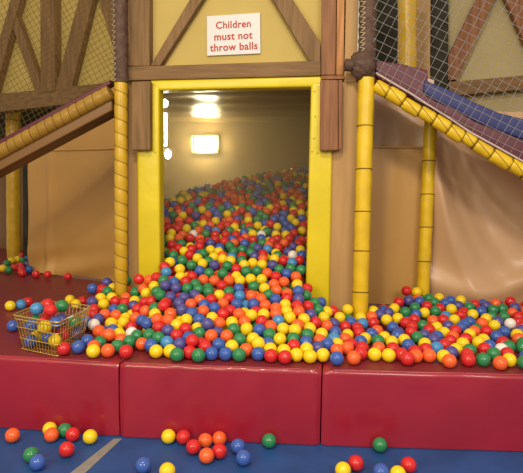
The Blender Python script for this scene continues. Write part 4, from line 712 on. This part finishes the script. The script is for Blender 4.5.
def ramp_band(name, o0, o1, y0, y1, m, bev=.01):
    a0, a1 = ra + Vector((-.03, 0, o0)), ra + Vector((-.03, 0, o1)); b0, b1 = rb + Vector((0, 0, o0 + .02)), rb + Vector((0, 0, o1 + .02))
    P = [a0, a1, b1, b0]
    for p in P: p.y = y0
    link(name, bm_prism(P, Vector((0, y1 - y0, 0)), bev, 3), m, rt, True)
ramp_band('top_edge', .075, .108, 3.48, 3.56, M['maroon'])
ramp_band('side_board', -.085, .02, 3.50, 3.60, M['tanD'])
ramp_band('deck_panel', .0, .04, 3.56, 3.95, M['tanD'])

# left net
ux_, uy_ = Vector((1, 0, 0)), Vector((0, 0, 1))
yn = 3.53
pn = [ony(px, py, yn) for px, py in ((-150, -40), (117, -40), (115, 84), (-150, 222))]
nt_ = net([(p.x, p.z) for p in pn], Vector((0, yn, 0)), ux_, uy_, .034, math.radians(-62), .0014)
link('safety_net', nt_, M['netD'], label='dark fine safety net above the ramp at left', category='net')

# ------------------------------------------------------------------ right bay
YS = 3.5
s0, s1 = ony(375, 85, YS), ony(560, 194, YS); s2 = s0 + (s1 - s0) * 1.75
sl = thing('slide', (s0 + s1) / 2, 'slide sloping down to the right with yellow padded rail and maroon and blue sides', 'slide')
ds = (s1 - s0).normalized(); Ls = (s1 - s0).length
segs = [0, .07, .155, .245, .325, .405, .48, .545, .635, .735, .81, .9, 1.0, 1.09, 1.17, 1.26, 1.34, 1.43, 1.52, 1.6, 1.69, 1.75]
for i in range(len(segs) - 1):
    a = s0 + ds * (Ls * segs[i] + .0005); b = s0 + ds * (Ls * segs[i + 1] - .0005); jit = .006 * math.sin(i * 2.3)
    rr = .040 + .003 * math.sin(i * 1.7)
    link('rail_pad', tube([p + Vector((0, 0, jit)) for p in line(a, b, 14)], lambda u, an, rr=rr: rr * (1 - .16 * abs(2 * u - 1) ** 8), 16), M['gold2'], sl, True)
    if i:
        va = ds.cross(Vector((0, 1, 0))); 
        ring = [s0 + ds * Ls * segs[i] + (va * math.cos(2 * PI * k / 16) + Vector((0, 1, 0)) * math.sin(2 * PI * k / 16)) * .036 for k in range(17)]
        link('tie', tube(ring, .0035, 6), M['tie'], sl, True)
    st = [a.lerp(b, q) + Vector((0, -1, 0)) * (rr + .001) * math.cos(.7 - 1.4 * q) + Vector((0, 0, 1)).cross(Vector((0, 1, 0))).cross(ds) * 0 + (Vector((0, 0, 1)) * (rr + .001) * math.sin(.7 - 1.4 * q)) for q in [k / 8 for k in range(9)]]
    link('strand', tube([p + Vector((0, 0, jit)) for p in st], .0016, 5), M['tie'], sl, True)
cordp = [ony(px, py, 3.47) for px, py in ((376, 73), (410, 93), (430, 106), (450, 118.5), (470, 132), (500, 148.5), (525, 162.5), (562, 184), (700, 264))]
link('edge_cord', tube(cordp, .0055, 8), M['cord'], sl, True)
def band(name, pts, y0, th, m, bev=.012):
    link(name, bm_prism([ony(px, py, y0) for px, py in pts], Vector((0, th, 0)), bev, 3), m, sl, True)
band('side_board', [(374, 60), (400, 63.5), (428, 70), (428, 96), (455, 107), (475, 119), (500, 129), (525, 138), (562, 156), (700, 232), (700, 268), (562, 187), (525, 165), (500, 152), (470, 137), (445, 117), (410, 96), (376, 77)], 3.53, .05, M['maroon'])
band('side_pad', [(423, 92), (425, 79), (430, 82), (455, 92), (470, 100), (500, 113), (525, 119), (562, 132), (700, 206), (700, 234), (562, 158), (525, 140), (500, 131), (475, 121), (455, 109), (436, 101)], 3.515, .05, M['navy'])
bedp = [ony(px, py, 3.585) for px, py in ((376, 71), (525, 161), (562, 184), (700, 264), (700, 268), (562, 188), (525, 165), (376, 75))]
link('chute', bm_prism(bedp, Vector((0, .40, 0)), .004), M['maroon'], sl)
# hanging sheets below the slide
YA = 4.10
def foldA(u, v): return .008 * math.sin(u * 9 + .5 + v) * (.3 + .7 * (1 - v)) + .003 * math.sin(u * 21 + v * 3) * (1 - v) + .02 * u
a = [ony(368, 147, YA), ony(425, 148, YA), ony(425, 305, YA), ony(368, 305, YA)]
a[2].z = a[3].z = ZD + .012; a[0].x = a[3].x = .12; a[1].x = a[2].x = pb1.x + .03
sa = thing('hanging_sheet', (a[2] + a[3]) / 2, 'brown tan vinyl sheet hanging between the two yellow poles under the slide', 'sheet')
link('vinyl', sheet(a, 60, 30, foldA), M['tan'], sa, True)
link('hem', tube([p + Vector((0, -.008 - foldA(i / 30, 0), 0)) for i, p in enumerate(line(a[0], a[1], 30))], .008, 6), M['tan'], sa, True)
u_ = [ony(345, 60, YA + .05), ony(434, 80, YA + .05), ony(434, 155, YA + .05), ony(345, 155, YA + .05)]; u_[0].x = u_[3].x = .12
link('upper_panel', sheet(u_, 30, 12, lambda u, v: .012 * math.sin(u * 14 + v) * v), M['tanP'], None, True, label='dusky fawn vinyl panel under the top of the slide beside the right pole', category='panel')
YBs = 4.08
def foldB(u, v):
    x, y = u * 2.75 + .12, v * 1.0 + .30                     # folds fan out from a gathered top left corner
    r_ = math.hypot(x, y); th = math.atan2(y, x * .8)
    swirl = th * 9 + r_ * 2.4
    f = .085 * math.sin(swirl) * math.exp(-(r_ - .75) ** 2 / .35) + .034 * math.sin(swirl * 2.3 + 1) * math.exp(-r_ * .8)
    for tk, wd, am in ((.55, .035, .020), (.72, .05, .026), (.93, .04, .024), (1.12, .045, .022), (1.30, .03, .014)):
        f += am * math.exp(-((th - tk + .22 * (r_ - .6) ** 2 - .05) / wd) ** 2) * min(1, r_) * max(0, 1.25 - r_ * .5)
    f += .05 * math.exp(-((y - 1.12 - .10 * math.sin(x * 3)) / .07) ** 2)
    f += .012 * math.sin(u * 95 + v * 9) * math.exp(-v * 5)
    return f
b_ = [ony(431, 112, YBs), ony(760, 112, YBs), ony(760, 305, YBs), ony(431, 305, YBs)]
b_[1].z = b_[0].z; b_[2].z = b_[3].z = ZD + .012; b_[0].x = b_[3].x = pb1.x + .035
sb = thing('hanging_sheet', (b_[2] + b_[3]) / 2, 'fawn vinyl sheet with sweeping folds hanging under the slide at right', 'sheet')
link('vinyl', sheet(b_, 190, 90, foldB), M['tanP'], sb, True)

# far wall behind the right net
YW = 5.3
def rw(n, pts, y, th, m): struct('trim_%d' % n, bm_prism([ony(px, py, y) for px, py in pts], Vector((0, th, 0)), .004), m)
struct('wall_right', bm_prism([ony(px, py, YW) for px, py in ((360, -80), (760, -80), (760, 300), (360, 240))], Vector((0, .05, 0))), M['creamR'])
rw(23, [(372, -80), (400, -80), (400, 110), (372, 110)], YW - .12, .06, M['dark'])
rw(24, [(416, -80), (431, -80), (430, 110), (416, 110)], YW - .16, .08, M['board'])
rw(25, [(431.5, -80), (449, -80), (448, 110), (430.5, 110)], YW - .12, .06, M['dark'])
rw(26, [(489, -28), (507, -28), (457, 80), (437, 80)], YW - .1, .08, M['timberR'])
rw(27, [(449, 82), (760, 54), (760, 68), (449, 96)], YW - .13, .11, M['timber2'])
rw(28, [(494, -28), (512, -28), (556, 74), (538, 74)], YW - .11, .08, M['timberR'])
yn = 3.44
pn = [ony(px, py, yn) for px, py in ((371, -40), (700, -40), (700, 262), (376, 76))]
link('safety_net', net([(p.x, p.z) for p in pn], Vector((0, yn, 0)), ux_, uy_, .05, math.radians(63), .0013), M['netL'], label='pale safety net hanging over the slide at right', category='net')

# ------------------------------------------------------------------ wire basket
top = [Vector((*p, .57)) for p in DATA_TOP]; bot = [Vector((*p, ZD + .006)) for p in DATA_BOT]
bk = thing('wire_basket', sum(bot, Vector()) / 4, 'yellow wire basket full of balls on the left of the red platform', 'basket')
def loop(P, r, m, name):
    pts = []
    for i in range(4):
        a0, p, b0 = P[i - 1], P[i], P[(i + 1) % 4]; e0 = (a0 - p).normalized() * .03; e1 = (b0 - p).normalized() * .03
        for k in range(5):
            q = k / 4; pts.append((p + e0) * (1 - q) ** 2 + p * 2 * q * (1 - q) + (p + e1) * q * q)
    pts.append(pts[0]); return link(name, tube(pts, r, 8), m, bk, True)
def lev(f): return [bot[i].lerp(top[i], f) for i in range(4)]
loop(lev(1.0), .0040, M['brass'], 'rim'); loop(lev(.90), .0036, M['brass'], 'rim')
for f in (0.0, .33, .66): loop(lev(f), .0026, M['brass'], 'hoop')
for i in range(4):
    bm = bmesh.new(); n = 13
    for k in range(1, n):
        u = k / n; tube([top[i].lerp(top[(i + 1) % 4], u), bot[i].lerp(bot[(i + 1) % 4], u)], .0016, 6, bm)
    link('side_wires', bm, M['chrome'] if i == 2 else M['brass'], bk, True)
bm = bmesh.new()
for k in range(0, 13):
    u = k / 12; tube([bot[0].lerp(bot[1], u), bot[3].lerp(bot[2], u)], .0016, 6, bm)
for k in range(0, 7):
    u = k / 6; tube([bot[0].lerp(bot[3], u), bot[1].lerp(bot[2], u)], .0016, 6, bm)
link('base_wires', bm, M['brass'], bk, True)
hm = [top[1].lerp(top[2], .25), top[1].lerp(top[2], .25) + Vector((.03, 0, .012)), top[1].lerp(top[2], .75) + Vector((.03, 0, .012)), top[1].lerp(top[2], .75)]
link('handle', tube(hm, .004, 8), M['chrome'], bk, True, label='bright steel handle loop')

# ------------------------------------------------------------------ balls
RB = .035
def ball_bm(seg=24, rings=14, r=RB):
    bm = bmesh.new(); bmesh.ops.create_uvsphere(bm, u_segments=seg, v_segments=rings, radius=r)
    for v in bm.verts:                                      # moulded ring around the blow hole and a faint seam
        c = abs(v.co.z) / r
        if .90 < c < .955: v.co *= .985
    return bm
ball_src = {}
for k in BALLC:
    me = bpy.data.meshes.new('play_ball'); bm = ball_bm(); bm.to_mesh(me); bm.free()
    me.materials.append(MB_[k]); me.polygons.foreach_set('use_smooth', [True] * len(me.polygons)); ball_src[k] = me
def ball(p, k, label, group):
    o = bpy.data.objects.new('play_ball', ball_src[k]); COL.objects.link(o)
    o.location = p; o.rotation_euler = (random.uniform(-1.2, 1.2), random.uniform(-1.2, 1.2), random.uniform(0, 6))
    o['label'] = label; o['category'] = 'ball'; o['group'] = group
    return o
ORD = ['', 'second ', 'third ', 'fourth ', 'fifth ', 'sixth ', 'seventh ', 'eighth ', 'ninth ', 'tenth ', 'eleventh ', 'twelfth ', 'thirteenth ', 'fourteenth ', 'fifteenth ', 'sixteenth ', 'seventeenth ', 'eighteenth ', 'nineteenth ', 'twentieth ']
def decode(n):
    return [(Vector((n[i + 1] / 1000, n[i + 2] / 1000, n[i + 3] / 1000)), 'ROYGBPCW'[n[i]]) for i in range(0, len(n), 4)]
FLOOR, BASKET, LOOSE, CORNER = decode(DATA_FLOOR), decode(DATA_BASKET), decode(DATA_LOOSE), decode(DATA_CORNER)
NEARP, HEAP = decode(DATA_NEAR), decode(DATA_HEAP)
ROWS = DATA_ROWS
def ordinals(lst, place, form, group, also=()):
    """place(i) -> words naming a spot; balls of one colour in one spot are told apart from left to right"""
    buck = {}
    for i, (p, k) in enumerate(lst): buck.setdefault((place(i), k), []).append(i)
    for (pl_, k), ids in buck.items():
        ids.sort(key=lambda i: pix(lst[i][0])[0])
        for n, i in enumerate(ids):
            w = BALLN[k]
            if len(ids) == 1: tail = ', the only ' + w + ' one'
            elif n == len(ids) - 1 and n > 0: tail = ', rightmost ' + w + ' one'
            elif n == 0: tail = ', leftmost ' + w + ' one'
            else: tail = ', ' + ORD[n] + w + ' from left'
            ball(lst[i][0], k, w + ' ball ' + pl_ + tail, group)
def fl_place(i):
    x = pix(FLOOR[i][0])[0]
    if x < 115: return 'on the blue floor left of the tape line'
    if x < 260: return 'on the blue floor below the middle block'
    return 'on the blue floor toward the right'
ordinals(FLOOR, fl_place, '', 'balls on the blue floor')
def bk_place(i): return 'low inside the wire basket' if BASKET[i][0].z < .46 else 'on top in the wire basket'
ordinals(BASKET, bk_place, '', 'balls in the wire basket')
def lo_place(i):
    x, y = pix(LOOSE[i][0])
    return 'on the platform left of the wire basket' if x < 35 else 'on the platform behind the wire basket'
ordinals(LOOSE, lo_place, '', 'loose balls around the wire basket')
def co_place(i):
    x, y = pix(CORNER[i][0])
    if x > 33: return "at the foot of the left tan sheet"
    return 'in the far left corner heap, front' if y > 266 else 'in the far left corner heap, back'
ordinals(CORNER, co_place, '', 'balls in the far left corner')
def near_place(i):
    x, y = pix(NEARP[i][0]); r = ROWS[i]
    col = ('beside the wire basket' if x < 120 else 'below the left door pad' if x < 165 else 'below the doorway left half' if x < 235 else
           'below the doorway right half' if x < 308 else 'below the right door pad' if x < 352 else 'below the right pole' if x < 415 else 'in front of the right sheet')
    return 'in the ' + ['front', 'second', 'third', 'fourth', 'fifth', 'sixth', 'seventh', 'eighth', 'ninth', 'tenth'][r] + ' row, ' + col
ordinals(NEARP, near_place, '', 'balls of the spill on the platform')
# the rest of the heap, past three hundred balls, as one object
src = bmesh.new(); bmesh.ops.create_icosphere(src, subdivisions=3, radius=RB)
vs = [v.co.copy() for v in src.verts]; fs = [[v.index for v in f.verts] for f in src.faces]; src.free()
keys = list(BALLC); V, FA, MI = [], [], []
for p, k in HEAP:
    b0 = len(V); V += [p + v for v in vs]; FA += [[b0 + i for i in f] for f in fs]; MI += [keys.index(k)] * len(fs)
me = bpy.data.meshes.new('ball_heap'); me.from_pydata(V, [], FA)
for k in keys: me.materials.append(MB_[k])
me.polygons.foreach_set('material_index', MI); me.polygons.foreach_set('use_smooth', [True] * len(FA)); me.update()
o = bpy.data.objects.new('ball_heap', me); COL.objects.link(o)
o['label'] = 'heap of many coloured plastic balls rising back through the doorway'; o['category'] = 'balls'; o['kind'] = 'stuff'

# ------------------------------------------------------------------ light
def area(name, loc, size, power, col, target):
    l = bpy.data.lights.new(name, 'AREA'); l.shape = 'RECTANGLE'; l.size, l.size_y = size; l.energy = power; l.color = col
    o = bpy.data.objects.new(name, l); COL.objects.link(o); o.location = loc
    o.rotation_euler = (Vector(target) - Vector(loc)).to_track_quat('-Z', 'Y').to_euler()
area('hall_light_left', (-2.3, -1.6, 2.7), (2.4, 1.6), 125, (1, .86, .56), (-1.7, 3.2, .6))
area('hall_light_middle', (-.5, .5, 3.7), (.28, .28), 66, (1, .90, .68), (-.5, 3.0, .6))
area('hall_light_right', (1.7, -1.2, 2.9), (1.6, 1.2), 100, (1, .88, .78), (1.0, 3.2, .6))
w = bpy.data.worlds.new('world'); S.world = w; w.use_nodes = True
w.node_tree.nodes['Background'].inputs[0].default_value = (1, .86, .66, 1); w.node_tree.nodes['Background'].inputs[1].default_value = .65
# light spilling from the lit lamp, hazy air in the room
HAZE = True
if HAZE:
    hm_ = bpy.data.materials.new('hazy_air'); hm_.use_nodes = True; nt = hm_.node_tree; nt.nodes.clear()
    out = nt.nodes.new('ShaderNodeOutputMaterial'); vs_ = nt.nodes.new('ShaderNodeVolumeScatter')
    vs_.inputs['Density'].default_value = .22; vs_.inputs['Color'].default_value = (1, .84, .50, 1); vs_.inputs['Anisotropy'].default_value = .35
    nt.links.new(vs_.outputs[0], out.inputs['Volume'])
    link('hazy_air', bm_prism([Vector((x, y, ZD + .02)) for x, y in ((-1.42, 3.75), (.05, 3.75), (.05, 6.6), (-2.16, 6.6), (-1.90, 4.80))], Vector((0, 0, zc - .03 - ZD - .02))), hm_, kind='stuff', label='hazy air glowing around the lamp inside the ball room', category='haze')

vs = S.view_settings; vs.view_transform = 'Standard'; vs.look = 'None'; vs.gamma = 1; vs.use_curve_mapping = False; vs.exposure = -0.10
S.cycles.use_denoising = True; S.cycles.max_bounces = 6; S.cycles.volume_bounces = 1
